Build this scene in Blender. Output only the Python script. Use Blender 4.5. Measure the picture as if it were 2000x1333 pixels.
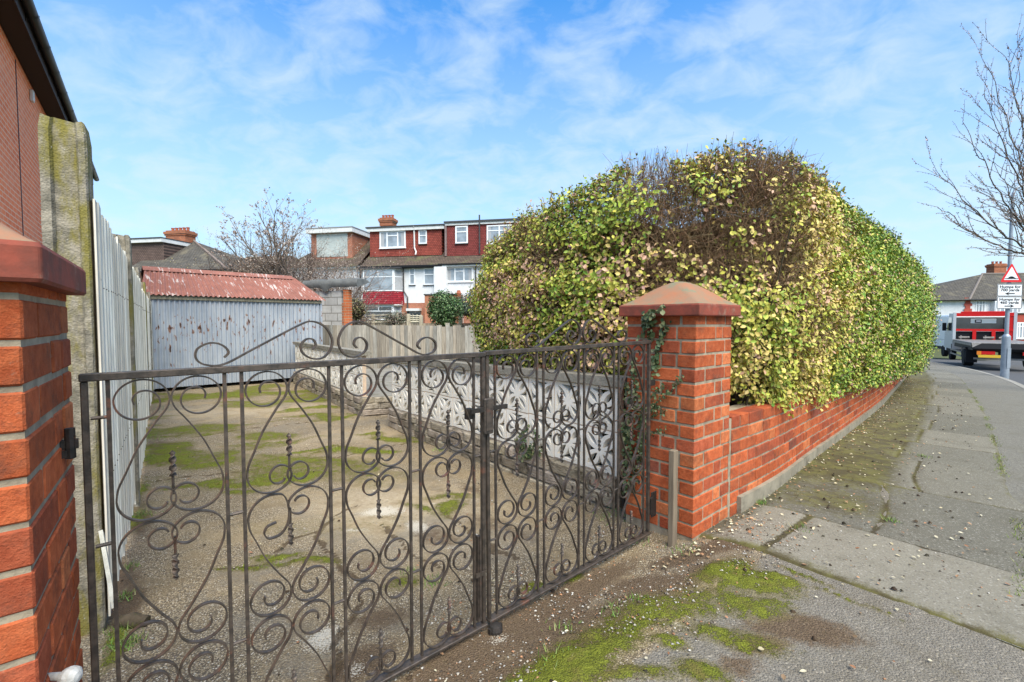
import bpy, math, random
import numpy as np
from mathutils import Vector, Matrix, noise as mnoise
for _o in list(bpy.data.objects): bpy.data.objects.remove(_o)
SC = bpy.context.scene
COL = SC.collection
random.seed(7)
RNG = np.random.default_rng(11)
R = math.radians
# ---------------------------------------------------------------- camera
F = 889.0; CAMZ = 1.106; PITCH = math.atan(37.5 / F)
cd = bpy.data.cameras.new("camera"); cam = bpy.data.objects.new("camera", cd); COL.objects.link(cam)
cd.sensor_width = 36; cd.lens = 36 * F / 2000; cd.clip_end = 3000; cd.clip_start = .05
cam.location = (0, 0, CAMZ); cam.rotation_euler = (R(90) - PITCH, 0, 0)
SC.camera = cam
# ---------------------------------------------------------------- world, sun, exposure
SUN_EL, SUN_ROT = 54, 158      # degrees; behind the camera, a little to the right
w = bpy.data.worlds.new("World"); SC.world = w; w.use_nodes = True
nt = w.node_tree; nt.nodes.clear()
def N(t, **k):
    n = nt.nodes.new(t)
    for a, b in k.items(): setattr(n, a, b)
    return n
sky = N('ShaderNodeTexSky', sky_type='NISHITA', sun_disc=False, sun_elevation=R(SUN_EL), sun_rotation=R(SUN_ROT), air_density=1.3, dust_density=.6, ozone_density=3.0)
tc = N('ShaderNodeTexCoord'); sep = N('ShaderNodeSeparateXYZ'); nt.links.new(tc.outputs['Generated'], sep.inputs[0])
# wisps lie on a high flat layer: direction divided by height
mx = N('ShaderNodeMath', operation='MAXIMUM'); nt.links.new(sep.outputs['Z'], mx.inputs[0]); mx.inputs[1].default_value = .0
ad = N('ShaderNodeMath', operation='ADD'); nt.links.new(mx.outputs[0], ad.inputs[0]); ad.inputs[1].default_value = .38
dv = N('ShaderNodeVectorMath', operation='DIVIDE'); nt.links.new(tc.outputs['Generated'], dv.inputs[0])
cb = N('ShaderNodeCombineXYZ')
for i in range(3): nt.links.new(ad.outputs[0], cb.inputs[i])
nt.links.new(cb.outputs[0], dv.inputs[1])
mp = N('ShaderNodeMapping'); nt.links.new(dv.outputs[0], mp.inputs[0]); mp.inputs['Rotation'].default_value = (0, 0, R(35)); mp.inputs['Scale'].default_value = (1.0, 1.25, 1.0)
n1 = N('ShaderNodeTexNoise'); n1.inputs['Scale'].default_value = 7.5; n1.inputs['Detail'].default_value = 7; n1.inputs['Roughness'].default_value = .56; n1.inputs['Distortion'].default_value = .35
n2 = N('ShaderNodeTexNoise'); n2.inputs['Scale'].default_value = 1.2; n2.inputs['Detail'].default_value = 3
for n in (n1, n2): nt.links.new(mp.outputs[0], n.inputs['Vector'])
mul = N('ShaderNodeMath', operation='MULTIPLY_ADD'); nt.links.new(n2.outputs['Fac'], mul.inputs[0]); mul.inputs[1].default_value = .30; mul.inputs[2].default_value = -.15
sm = N('ShaderNodeMath', operation='ADD'); nt.links.new(n1.outputs['Fac'], sm.inputs[0]); nt.links.new(mul.outputs[0], sm.inputs[1])
cr = N('ShaderNodeValToRGB'); cr.color_ramp.elements[0].position = .42; cr.color_ramp.elements[1].position = .68
nt.links.new(sm.outputs[0], cr.inputs[0])
hz = N('ShaderNodeMapRange'); nt.links.new(sep.outputs['Z'], hz.inputs['Value'])
hz.inputs['From Min'].default_value = 0.02; hz.inputs['From Max'].default_value = .60; hz.inputs['To Min'].default_value = .88; hz.inputs['To Max'].default_value = 0.0
mxf = N('ShaderNodeMath', operation='MULTIPLY_ADD'); nt.links.new(cr.outputs[0], mxf.inputs[0]); mxf.inputs[1].default_value = .55; mxf.inputs[2].default_value = .0; mxf.use_clamp = True
tint = N('ShaderNodeMixRGB', blend_type='MULTIPLY'); tint.inputs['Fac'].default_value = 1; tint.inputs['Color2'].default_value = (.32, 1.20, 1.85, 1)
nt.links.new(sky.outputs[0], tint.inputs['Color1'])
mix = N('ShaderNodeMixRGB'); nt.links.new(mxf.outputs[0], mix.inputs['Fac']); nt.links.new(tint.outputs[0], mix.inputs['Color1'])
mix.inputs['Color2'].default_value = (4.6, 5.7, 6.6, 1)
bg = N('ShaderNodeBackground'); bg.inputs['Strength'].default_value = .085
mix2 = N('ShaderNodeMixRGB'); nt.links.new(hz.outputs[0], mix2.inputs['Fac']); nt.links.new(mix.outputs[0], mix2.inputs['Color1']); mix2.inputs['Color2'].default_value = (5.6, 6.4, 7.0, 1)
nt.links.new(mix2.outputs[0], bg.inputs['Color'])
wo = N('ShaderNodeOutputWorld'); nt.links.new(bg.outputs[0], wo.inputs[0])
sl = bpy.data.lights.new("sun", 'SUN'); sl.energy = 3.9; sl.angle = R(48); sl.color = (1, .91, .74)
so = bpy.data.objects.new("sun", sl); COL.objects.link(so)
_sd = Vector((math.cos(R(SUN_EL)) * math.sin(R(SUN_ROT)), math.cos(R(SUN_EL)) * math.cos(R(SUN_ROT)), math.sin(R(SUN_EL))))
so.rotation_euler = _sd.to_track_quat('Z', 'Y').to_euler()
SC.view_settings.view_transform = 'Standard'; SC.view_settings.look = 'None'; SC.view_settings.exposure = .85; SC.view_settings.gamma = 1
# ---------------------------------------------------------------- measuring helpers
def ray(px, py):
    cx, cy = (px - 1000) / F, (666.5 - py) / F
    c, s = math.cos(PITCH), math.sin(PITCH)
    return Vector((cx, c + s * cy, -s + c * cy))
def at(px, py, Y):
    d = ray(px, py); t = Y / d.y
    return Vector((d.x * t, Y, CAMZ + d.z * t))
D1 = Vector((.758, .652, 0)); D2 = Vector((-.652, .758, 0))
def sstep(a, b, x):
    t = np.clip((x - a) / (b - a), 0, 1); return t * t * (3 - 2 * t)
def terrain(X, Y):
    X = np.asarray(X, float); Y = np.asarray(Y, float)
    s = (X - 1.03) * .72 + (Y - 2.33) * .694
    p = (X + .932) * D2.x + (Y - .986) * D2.y
    dip = -.08 * sstep(-.5, 0, p) - .12 * np.clip(p / 3, 0, 1)
    return -.03 * np.clip(s, 0, 50) + dip * (1 - sstep(1.0, 2.0, X))
def tz(x, y): return float(terrain(x, y))
def gnd(px, py):
    d = ray(px, py); t = -CAMZ / d.z if d.z < 0 else 20
    z = 0.0
    for _ in range(60):
        t2 = (z - CAMZ) / d.z; t = .5 * t + .5 * t2
        z = tz(d.x * t, d.y * t)
    return Vector((d.x * t, d.y * t, z))
# ---------------------------------------------------------------- numpy value noise
_T = RNG.random((64, 64))
def vn(x, y, sc=1.0, oct=4):
    x = np.asarray(x) * sc; y = np.asarray(y) * sc; r = 0; a = .5; tot = 0
    for o in range(oct):
        xi = np.floor(x).astype(int); yi = np.floor(y).astype(int); fx = x - xi; fy = y - yi
        fx = fx * fx * (3 - 2 * fx); fy = fy * fy * (3 - 2 * fy)
        g = lambda i, j: _T[(xi + i) % 64, (yi + j) % 64]
        r = r + a * ((g(0, 0) * (1 - fx) + g(1, 0) * fx) * (1 - fy) + (g(0, 1) * (1 - fx) + g(1, 1) * fx) * fy)
        tot += a; a *= .5; x = x * 2.03 + 17.3; y = y * 2.03 + 9.1
    return r / tot
# ---------------------------------------------------------------- objects
MW = {}
def wmat(o):
    m = Matrix.Identity(4)
    while o is not None:
        m = MW[o.name] @ m; o = o.parent
    return m
def tag(o, label=None, cat=None, group=None, kind=None):
    if label: o['label'] = label
    if cat: o['category'] = cat
    if group: o['group'] = group
    if kind: o['kind'] = kind
    return o
def thing(name, label, cat, loc=(0, 0, 0), rz=0.0, group=None):
    o = bpy.data.objects.new(name, None); COL.objects.link(o)
    o.location = loc; o.rotation_euler = (0, 0, rz); o.empty_display_size = .2
    MW[o.name] = Matrix.Translation(Vector(loc)) @ Matrix.Rotation(rz, 4, 'Z')
    return tag(o, label, cat, group)
def copy_tree(o, parent=None, name=None):
    c = o.copy(); COL.objects.link(c); c.parent = parent; MW[c.name] = MW[o.name].copy()
    for ch in list(o.children): copy_tree(ch, c)
    return c
def moveto(o, loc, rz):
    o.location = loc; o.rotation_euler = (0, 0, rz)
    MW[o.name] = Matrix.Translation(Vector(loc)) @ Matrix.Rotation(rz, 4, 'Z')
class MB:
    def __init__(s): s.v = []; s.f = []; s.c = []; s.cur = (1, 1, 1)
    def add(s, vs, fs, col=None):
        n = len(s.v); s.v.extend([tuple(p) for p in vs]); s.f.extend([tuple(i + n for i in f) for f in fs])
        s.c.extend([col or s.cur] * len(vs)); return s
    def box(s, x0, x1, y0, y1, z0, z1, M=None, col=None, ch=0.0):
        if ch:
            vs = []; 
            for sx, x in ((1, x0), (-1, x1)):
                for sy, y in ((1, y0), (-1, y1)):
                    for sz, z in ((1, z0), (-1, z1)):
                        vs += [(x, y + sy * ch, z + sz * ch), (x + sx * ch, y, z + sz * ch), (x + sx * ch, y + sy * ch, z)]
            fs = []
            def I(a, b, c, k): return (a * 4 + b * 2 + c) * 3 + k
            for a in (0, 1):
                fs.append([I(a, 0, 0, 0), I(a, 0, 1, 0), I(a, 1, 1, 0), I(a, 1, 0, 0)][::(1 if a == 0 else -1)])
                fs.append([I(0, a, 0, 1), I(1, a, 0, 1), I(1, a, 1, 1), I(0, a, 1, 1)][::(1 if a == 0 else -1)])
                fs.append([I(0, 0, a, 2), I(0, 1, a, 2), I(1, 1, a, 2), I(1, 0, a, 2)][::(1 if a == 0 else -1)])
            for a in (0, 1):
                for b in (0, 1):
                    f = [I(a, b, 0, 0), I(a, b, 1, 0), I(a, b, 1, 1), I(a, b, 0, 1)]; fs.append(f if (a ^ b) else f[::-1])
                    f = [I(a, 0, b, 0), I(a, 1, b, 0), I(a, 1, b, 2), I(a, 0, b, 2)]; fs.append(f[::-1] if (a ^ b) else f)
                    f = [I(0, a, b, 1), I(1, a, b, 1), I(1, a, b, 2), I(0, a, b, 2)]; fs.append(f if (a ^ b) else f[::-1])
                    for c in (0, 1):
                        f = [I(a, b, c, 0), I(a, b, c, 1), I(a, b, c, 2)]; fs.append(f if (a ^ b ^ c) else f[::-1])
        else:
            vs = [(x, y, z) for x in (x0, x1) for y in (y0, y1) for z in (z0, z1)]
            fs = [(0, 1, 3, 2), (4, 6, 7, 5), (0, 4, 5, 1), (2, 3, 7, 6), (0, 2, 6, 4), (1, 5, 7, 3)]
        if M is not None: vs = [M @ Vector(v) for v in vs]
        return s.add(vs, fs, col)
    def tube(s, pts, rad, n=6, col=None, cap=True):
        pts = [Vector(p) for p in pts]; m = len(pts)
        if not hasattr(rad, '__len__'): rad = [rad] * m
        vs = []; up = Vector((0, 0, 1)); prev = None
        for i, p in enumerate(pts):
            t = (pts[min(i + 1, m - 1)] - pts[max(i - 1, 0)]).normalized()
            if prev is None:
                a = up if abs(t.z) < .9 else Vector((1, 0, 0)); u = t.cross(a).normalized()
            else:
                u = (prev - t * prev.dot(t)).normalized()
            prev = u; v = t.cross(u)
            for k in range(n):
                th = 2 * math.pi * k / n; vs.append(p + (u * math.cos(th) + v * math.sin(th)) * rad[i])
        fs = [(i * n + k, i * n + (k + 1) % n, (i + 1) * n + (k + 1) % n, (i + 1) * n + k) for i in range(m - 1) for k in range(n)]
        if cap: fs += [tuple(range(n))[::-1], tuple((m - 1) * n + k for k in range(n))]
        return s.add(vs, fs, col)
    def ribbon(s, pts, wid, th, col=None):
        # pts are (x, z) in a vertical plane; wid runs along y, th across the path
        m = len(pts); vs = []
        for i, (x, z) in enumerate(pts):
            a = pts[max(i - 1, 0)]; b = pts[min(i + 1, m - 1)]; dx, dz = b[0] - a[0], b[1] - a[1]; l = math.hypot(dx, dz) or 1
            nx, nz = -dz / l * th / 2, dx / l * th / 2
            vs += [(x + nx, -wid / 2, z + nz), (x + nx, wid / 2, z + nz), (x - nx, wid / 2, z - nz), (x - nx, -wid / 2, z - nz)]
        fs = [(i * 4 + k, i * 4 + (k + 1) % 4, i * 4 + 4 + (k + 1) % 4, i * 4 + 4 + k) for i in range(m - 1) for k in range(4)]
        fs += [(3, 2, 1, 0), tuple((m - 1) * 4 + k for k in range(4))]
        return s.add(vs, fs, col)
    def prism(s, poly, a0, a1, axis='y', col=None, M=None):
        n = len(poly)
        f = {'y': lambda p, a: (p[0], a, p[1]), 'x': lambda p, a: (a, p[0], p[1]), 'z': lambda p, a: (p[0], p[1], a)}[axis]
        vs = [f(p, a0) for p in poly] + [f(p, a1) for p in poly]
        if M is not None: vs = [M @ Vector(v) for v in vs]
        fs = [tuple(range(n)), tuple(range(2 * n - 1, n - 1, -1))] + [(i, i + n, (i + 1) % n + n, (i + 1) % n) for i in range(n)]
        return s.add(vs, fs, col)
    def sheet(s, rows, col=None):
        n = len(rows[0]); vs = [p for r in rows for p in r]
        return s.add(vs, [(i * n + j, i * n + j + 1, (i + 1) * n + j + 1, (i + 1) * n + j) for i in range(len(rows) - 1) for j in range(n - 1)], col)
    def lathe(s, prof, n=16, c=(0, 0, 0), col=None, axis='z'):
        vs = []
        for r, z in prof:
            for k in range(n):
                th = 2 * math.pi * k / n; a, b = r * math.cos(th), r * math.sin(th)
                vs.append((c[0] + a, c[1] + b, c[2] + z) if axis == 'z' else (c[0] + z, c[1] + a, c[2] + b))
        m = len(prof)
        fs = [(i * n + k, i * n + (k + 1) % n, (i + 1) * n + (k + 1) % n, (i + 1) * n + k) for i in range(m - 1) for k in range(n)]
        fs += [tuple(range(n))[::-1], tuple((m - 1) * n + k for k in range(n))]
        return s.add(vs, fs, col)
    def build(s, name, m, parent=None, world=False, smooth=False, label=None, cat=None, group=None, kind=None, recalc=True):
        me = bpy.data.meshes.new(name); vs = s.v
        if parent is not None and world:
            inv = wmat(parent).inverted(); vs = [inv @ Vector(v) for v in vs]
        me.from_pydata([tuple(v) for v in vs], [], s.f)
        ca = me.color_attributes.new('col', 'FLOAT_COLOR', 'POINT')
        ca.data.foreach_set('color', np.hstack([np.array(s.c, np.float32).reshape(-1, 3), np.ones((len(s.v), 1), np.float32)]).ravel())
        if recalc and len(s.f) < 60000:
            import bmesh
            b = bmesh.new(); b.from_mesh(me); bmesh.ops.recalc_face_normals(b, faces=b.faces); b.to_mesh(me); b.free()
        return link(name, me, m, parent, smooth, label, cat, group, kind)
def link(name, me, m, parent=None, smooth=False, label=None, cat=None, group=None, kind=None):
    if smooth: me.polygons.foreach_set('use_smooth', [True] * len(me.polygons))
    for mm in (m if isinstance(m, (list, tuple)) else [m]): me.materials.append(mm)
    o = bpy.data.objects.new(name, me); COL.objects.link(o); o.parent = parent; MW[o.name] = Matrix.Identity(4)
    return tag(o, label, cat, group, kind)
def npmesh(name, V, Fc, cols=None, attrs=None):
    """V (n,3), Fc (m,k) all faces with k corners"""
    me = bpy.data.meshes.new(name); n, m, k = len(V), len(Fc), Fc.shape[1]
    me.vertices.add(n); me.vertices.foreach_set('co', np.asarray(V, np.float32).ravel())
    me.loops.add(m * k); me.loops.foreach_set('vertex_index', Fc.astype(np.int32).ravel())
    me.polygons.add(m); me.polygons.foreach_set('loop_start', np.arange(0, m * k, k, dtype=np.int32)); me.polygons.foreach_set('loop_total', np.full(m, k, np.int32))
    me.update(calc_edges=True)
    for nm, c in ([('col', cols)] if cols is not None else []) + list((attrs or {}).items()):
        a = me.color_attributes.new(nm, 'FLOAT_COLOR', 'POINT')
        c = np.asarray(c, np.float32)
        if c.shape[1] == 3: c = np.hstack([c, np.ones((n, 1), np.float32)])
        a.data.foreach_set('color', c.ravel())
    return me
# ---------------------------------------------------------------- materials
class G:
    def __init__(s, name):
        s.m = bpy.data.materials.new(name); s.m.use_nodes = True; s.t = s.m.node_tree
        s.b = s.t.nodes['Principled BSDF']
    def n(s, t, **k):
        x = s.t.nodes.new(t)
        for a, b in k.items():
            if a.startswith('i_'):
                key = a[2:].replace('_', ' '); x.inputs[key].default_value = b
            else: setattr(x, a, b)
        return x
    def l(s, a, b): s.t.links.new(a, b)
    def noise(s, scale, detail=5, rough=.6, stretch=(1, 1, 1), dist=0, co='Object'):
        c = s.n('ShaderNodeTexCoord'); mp = s.n('ShaderNodeMapping'); mp.inputs['Scale'].default_value = stretch
        s.l(c.outputs[co], mp.inputs[0]); x = s.n('ShaderNodeTexNoise', i_Scale=scale, i_Detail=detail, i_Roughness=rough, i_Distortion=dist)
        s.l(mp.outputs[0], x.inputs['Vector']); return x.outputs['Fac']
    def voro(s, scale, stretch=(1, 1, 1), feature='F1', out='Distance', rnd=1):
        c = s.n('ShaderNodeTexCoord'); mp = s.n('ShaderNodeMapping'); mp.inputs['Scale'].default_value = stretch
        s.l(c.outputs['Object'], mp.inputs[0]); x = s.n('ShaderNodeTexVoronoi', feature=feature, i_Scale=scale, i_Randomness=rnd)
        s.l(mp.outputs[0], x.inputs['Vector']); return x.outputs[out]
    def ramp(s, f, a, b, lo=0.0, hi=1.0):
        x = s.n('ShaderNodeMapRange', interpolation_type='SMOOTHSTEP'); s.l(f, x.inputs['Value'])
        for k, v in (('From Min', a), ('From Max', b), ('To Min', lo), ('To Max', hi)): x.inputs[k].default_value = v
        return x.outputs[0]
    def math(s, op, a, b=0.0, c=None):
        x = s.n('ShaderNodeMath', operation=op)
        for i, v in enumerate((a, b) + ((c,) if c is not None else ())):
            if isinstance(v, (int, float)): x.inputs[i].default_value = v
            else: s.l(v, x.inputs[i])
        return x.outputs[0]
    def mix(s, fac, a, b, mode='MIX'):
        x = s.n('ShaderNodeMixRGB', blend_type=mode)
        for k, v in (('Fac', fac), ('Color1', a), ('Color2', b)):
            if isinstance(v, (int, float)): x.inputs[k].default_value = v
            elif isinstance(v, tuple): x.inputs[k].default_value = (*v[:3], 1)
            else: s.l(v, x.inputs[k])
        return x.outputs[0]
    def attr(s, name='col'):
        return s.n('ShaderNodeAttribute', attribute_name=name).outputs['Color']
    def split(s, c):
        x = s.n('ShaderNodeSeparateColor'); s.l(c, x.inputs[0]); return x.outputs
    def bump(s, h, strength=.4, dist=.01):
        x = s.n('ShaderNodeBump', i_Strength=strength, i_Distance=dist); s.l(h, x.inputs['Height']); s.l(x.outputs[0], s.b.inputs['Normal'])
    def done(s, col=None, rough=.8, metal=0.0, spec=.12):
        if col is not None:
            if isinstance(col, tuple): s.b.inputs['Base Color'].default_value = (*col[:3], 1)
            else: s.l(col, s.b.inputs['Base Color'])
        if isinstance(rough, (int, float)): s.b.inputs['Roughness'].default_value = rough
        else: s.l(rough, s.b.inputs['Roughness'])
        s.b.inputs['Metallic'].default_value = metal; s.b.inputs['Specular IOR Level'].default_value = spec
        return s.m
def pbr(name, c1, c2=None, scale=6, stretch=(1, 1, 1), c3=None, s3=3, t3=(.55, .7), st3=(1, 1, 1), rough=.8, metal=0, spec=.14, bump=0, bs=60, bst=(1, 1, 1), bd=.004, attr=False):
    g = G(name); c = c1
    if c2: c = g.mix(g.ramp(g.noise(scale, 6, .65, stretch), .3, .7), c1, c2)
    if attr: c = g.mix(1.0, c, g.attr(), 'MULTIPLY')
    if c3: c = g.mix(g.ramp(g.noise(s3, 7, .7, st3), *t3), c, c3)
    if bump: g.bump(g.noise(bs, 5, .6, bst), bump, bd)
    return g.done(c, rough, metal, spec)
def coursed(name, c1, c2, mortar, bw, bh, ms=.012, axis='x', off=.5, bump=.3, attr=False, vary=None):
    g = G(name); tc = g.n('ShaderNodeTexCoord'); sp = g.n('ShaderNodeSeparateXYZ'); g.l(tc.outputs['Object'], sp.inputs[0])
    cb = g.n('ShaderNodeCombineXYZ'); g.l(sp.outputs['X' if axis == 'x' else 'Y'], cb.inputs[0]); g.l(sp.outputs['Z'], cb.inputs[1])
    b = g.n('ShaderNodeTexBrick', offset=off, i_Scale=1.0); g.l(cb.outputs[0], b.inputs['Vector'])
    b.inputs['Brick Width'].default_value = bw; b.inputs['Row Height'].default_value = bh; b.inputs['Mortar Size'].default_value = ms
    b.inputs['Mortar Smooth'].default_value = .2
    for k, c in (('Color1', c1), ('Color2', c2), ('Mortar', mortar)): b.inputs[k].default_value = (*c, 1)
    col = g.mix(.35, b.outputs['Color'], g.mix(1.0, b.outputs['Color'], g.mix(g.ramp(g.noise(3, 6, .7), .3, .7), (.5, .5, .5), (1.5, 1.5, 1.5)), 'MULTIPLY'))
    if vary: col = g.mix(g.ramp(g.noise(vary[1], 6, .7), *vary[2]), col, vary[0])
    g.bump(g.math('SUBTRACT', 1.0, b.outputs['Fac']), bump, .01)
    return g.done(col, .85)
# ================================================================ materials used all over
m_brick = (lambda: (lambda g: (g.bump(g.math('ADD', g.noise(60, 7, .75), g.math('MULTIPLY', g.noise(300, 3), .5)), .9, .005), g.done(
    g.mix(g.ramp(g.noise(38, 6, .85), .60, .72, 0, .45), g.mix(g.ramp(g.noise(9, 8, .8), .46, .70, 0, .7), g.mix(g.ramp(g.noise(30, 6, .75), .30, .7), g.mix(1.0, g.attr(), (.80, .72, .75), 'MULTIPLY'), g.mix(1.0, g.attr(), (1.2, 1.35, 1.5), 'MULTIPLY')), (.10, .052, .038)), (.38, .27, .19)), .85))[1])(G('red_brick')))()
m_mortar = pbr('mortar', (.40, .33, .235), (.24, .195, .14), 18, rough=.95, bump=.6, bs=150)
m_cap = pbr('cap_clay', (.29, .07, .045), (.16, .055, .04), 14, c3=(.27, .21, .15), s3=9, t3=(.55, .75), rough=.75, bump=.4, bs=50)
m_captop = pbr('cap_top_clay', (.36, .15, .08), (.26, .17, .11), 7, c3=(.19, .19, .125), s3=5, t3=(.47, .60), rough=.8, bump=.4, bs=60)
m_concrete = pbr('weathered_concrete', (.32, .30, .26), (.21, .20, .175), 8, c3=(.12, .12, .05), s3=3, t3=(.5, .75), rough=.95, bump=.8, bs=70, bd=.006)
m_post = (lambda: (lambda g: (g.bump(g.math('ADD', g.noise(60, 6, .7), g.voro(140)), .6, .0035), g.done(
    g.mix(g.ramp(g.noise(60, 4, .7), .66, .72), g.mix(g.ramp(g.noise(5, 8, .7, (1, 1, .35)), .47, .60, 0, .9), g.mix(g.ramp(g.noise(18, 8, .7), .35, .65), (.34, .30, .235), (.15, .135, .105)), (.20, .17, .035)), (.55, .54, .5)), .95))[1])(G('mossy_concrete_post')))()
m_wood = (lambda: (lambda g: (g.bump(g.noise(14, 6, .7, (4, 4, .35)), .6, .003), g.done(
    g.mix(g.ramp(g.noise(30, 5, .7, (1.6, 1.6, .28)), .67, .73, 0, .8), g.mix(g.ramp(g.noise(10, 8, .75, (2.6, 2.6, .22)), .35, .7), g.mix(1.0, g.attr(), (.84, .80, .70), 'MULTIPLY'), g.mix(1.0, g.attr(), (.54, .51, .435), 'MULTIPLY')), (.05, .045, .04)), .9))[1])(G('silvered_wood')))()
m_wood2 = (lambda: (lambda g: (g.bump(g.noise(14, 6, .7, (6, 6, .5)), .6, .003), g.done(
    g.mix(g.ramp(g.noise(22, 5, .7), .68, .72, 0, .7), g.mix(g.ramp(g.noise(6, 7, .7, (5, 5, .5)), .3, .7), g.mix(1.0, g.attr(), (.40, .37, .31), 'MULTIPLY'), g.mix(1.0, g.attr(), (.22, .20, .17), 'MULTIPLY')), (.04, .035, .03)), .9))[1])(G('grey_wood')))()
m_iron = (lambda: (lambda g: (g.bump(g.noise(220, 5), .5, .002), g.done(
    g.mix(g.ramp(g.noise(9, 8, .75), .56, .70, 0, .8), g.mix(g.ramp(g.noise(40, 5), .35, .65), (.045, .037, .031), (.095, .073, .058)), (.22, .085, .05)), .5, .35, .5))[1])(G('rusting_iron')))()
m_darkiron = pbr('dark_iron', (.035, .033, .03), (.06, .05, .045), 60, c3=(.15, .07, .04), s3=40, t3=(.6, .75), rough=.6, metal=.5, bump=.4, bs=200)
m_white = pbr('white_paint', (.72, .72, .71), (.60, .60, .58), 3, rough=.6)
m_upvc = pbr('white_upvc', (.80, .81, .82), rough=.35)
m_render = pbr('white_render', (.76, .76, .77), (.66, .66, .65), 2.5, rough=.85, bump=.2, bs=80)
m_black = pbr('black_plastic', (.018, .018, .02), rough=.35)
m_darkgrey = pbr('dark_grey_paint', (.05, .05, .055), (.08, .08, .08), 4, rough=.5)
m_leaf = (lambda: (lambda g: g.done(g.mix(g.ramp(g.noise(60, 3), .3, .7, 0, .35), g.attr(), g.mix(1.0, g.attr(), (.6, .62, .5), 'MULTIPLY')), .5, 0, .35))(G('leaf')))()
m_twig = pbr('twig', (1, 1, 1), (.6, .6, .6), 30, rough=.9, attr=True)
def glass(name, c=(.20, .23, .26), r=.08):
    g = G(name); g.b.inputs['Coat Weight'].default_value = .6
    return g.done(g.mix(g.ramp(g.noise(1.3, 3), .35, .65), c, tuple(x * 1.6 for x in c)), r, 0, .6)
m_glass = glass('window_glass')
m_glassd = glass('dark_window_glass', (.05, .055, .055))
# ================================================================ ground
def blobmask(X, Y, blobs):
    m = np.zeros_like(X); r_ = .06 + .05 * np.clip(Y - 1.5, 0, 6); X, Y = X + (vn(X, Y, 1.7, 3) - .5) * r_ * 3.2, Y + (vn(X + 7, Y + 3, 1.7, 3) - .5) * r_ * 3.2
    for px, py, a, b, ang, st in blobs:
        c = gnd(px, py); ca, sa = math.cos(R(ang)), math.sin(R(ang))
        dx, dy = X - c.x, Y - c.y; u = (dx * ca + dy * sa) / a; v = (-dx * sa + dy * ca) / b
        m = np.maximum(m, st * np.clip(1.35 - np.sqrt(u * u + v * v), 0, 1))
    return m
def linemask(X, Y, lines, wid):
    m = np.zeros_like(X); X, Y = X + (vn(X, Y, 9, 3) - .5) * .09, Y + (vn(X + 5, Y, 9, 3) - .5) * .09
    for ln in lines:
        pts = [gnd(*p) for p in ln]
        for a, b in zip(pts[:-1], pts[1:]):
            dx, dy = b.x - a.x, b.y - a.y; t = np.clip(((X - a.x) * dx + (Y - a.y) * dy) / (dx * dx + dy * dy), 0, 1)
            d = np.hypot(X - a.x - t * dx, Y - a.y - t * dy); m = np.maximum(m, np.clip(1 - d / wid, 0, 1))
    return m
MOSS = [(360, 778, 1.0, .22, 40, 1), (470, 772, 1.0, .22, 40, 1), (560, 768, .9, .3, 40, .8), (610, 800, .5, .16, 30, .9), (625, 815, .6, .12, 20, .8), (590, 785, .7, .2, 30, .8),
        (355, 895, .28, .16, 10, .95), (400, 902, .3, .12, 5, .9), (420, 942, .42, .09, 8, 1), (500, 936, .36, .11, 12, 1.05), (570, 930, .34, .11, 12, 1.05), (455, 958, .22, .07, 0, .9),
        (612, 882, .3, .07, 10, .9), (668, 888, .34, .10, 12, 1), (720, 884, .3, .10, 12, 1), (745, 856, .26, .13, 0, 1.1), (700, 848, .28, .10, 10, .8), (790, 862, .2, .08, 0, .9),
        (276, 905, .12, .35, 35, .9), (266, 960, .08, .35, 35, .85), (262, 1010, .08, .25, 30, .7), (330, 850, .5, .1, 20, .65), (520, 860, .7, .07, 10, .55), (470, 832, .6, .08, 10, .6),
        (911, 1000, .12, .14, 0, .9), (900, 975, .2, .1, 0, .7), (600, 1104, .16, .05, 0, .95), (540, 1090, .14, .04, 0, .8), (500, 1106, .2, .03, 0, .75), (800, 1130, .10, .06, 0, .6),
        (240, 1250, .05, .12, 20, .8), (230, 1290, .04, .1, 20, .8), (1010, 1140, .08, .05, 30, .8), (1100, 1120, .1, .04, 30, .8), (850, 1000, .25, .04, -40, .6),
        (1110, 1300, .17, .10, 15, 1.15), (1050, 1325, .16, .06, 10, 1), (1190, 1262, .13, .055, 20, 1.05), (1245, 1222, .12, .05, 20, .9), (1295, 1252, .07, .05, 0, .85), (1344, 1306, .09, .05, 0, 1),
        (1400, 1118, .16, .09, 30, 1.0), (1452, 1140, .17, .11, -40, 1.15), (1500, 1135, .12, .05, -45, 1.0), (1450, 1185, .15, .08, -30, .85), (1360, 1185, .16, .06, 10, .7), (1290, 1190, .26, .11, 20, .72), (1420, 1240, .2, .07, -30, .72), (1200, 1225, .3, .1, 25, .6), (1390, 1165, .2, .1, 0, .62),
        (1620, 1170, .12, .014, -49, .9), (1700, 1200, .1, .012, -49, .8), (1560, 1130, .14, .02, -49, .9), (1200, 1320, .2, .04, 0, .7)]
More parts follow.
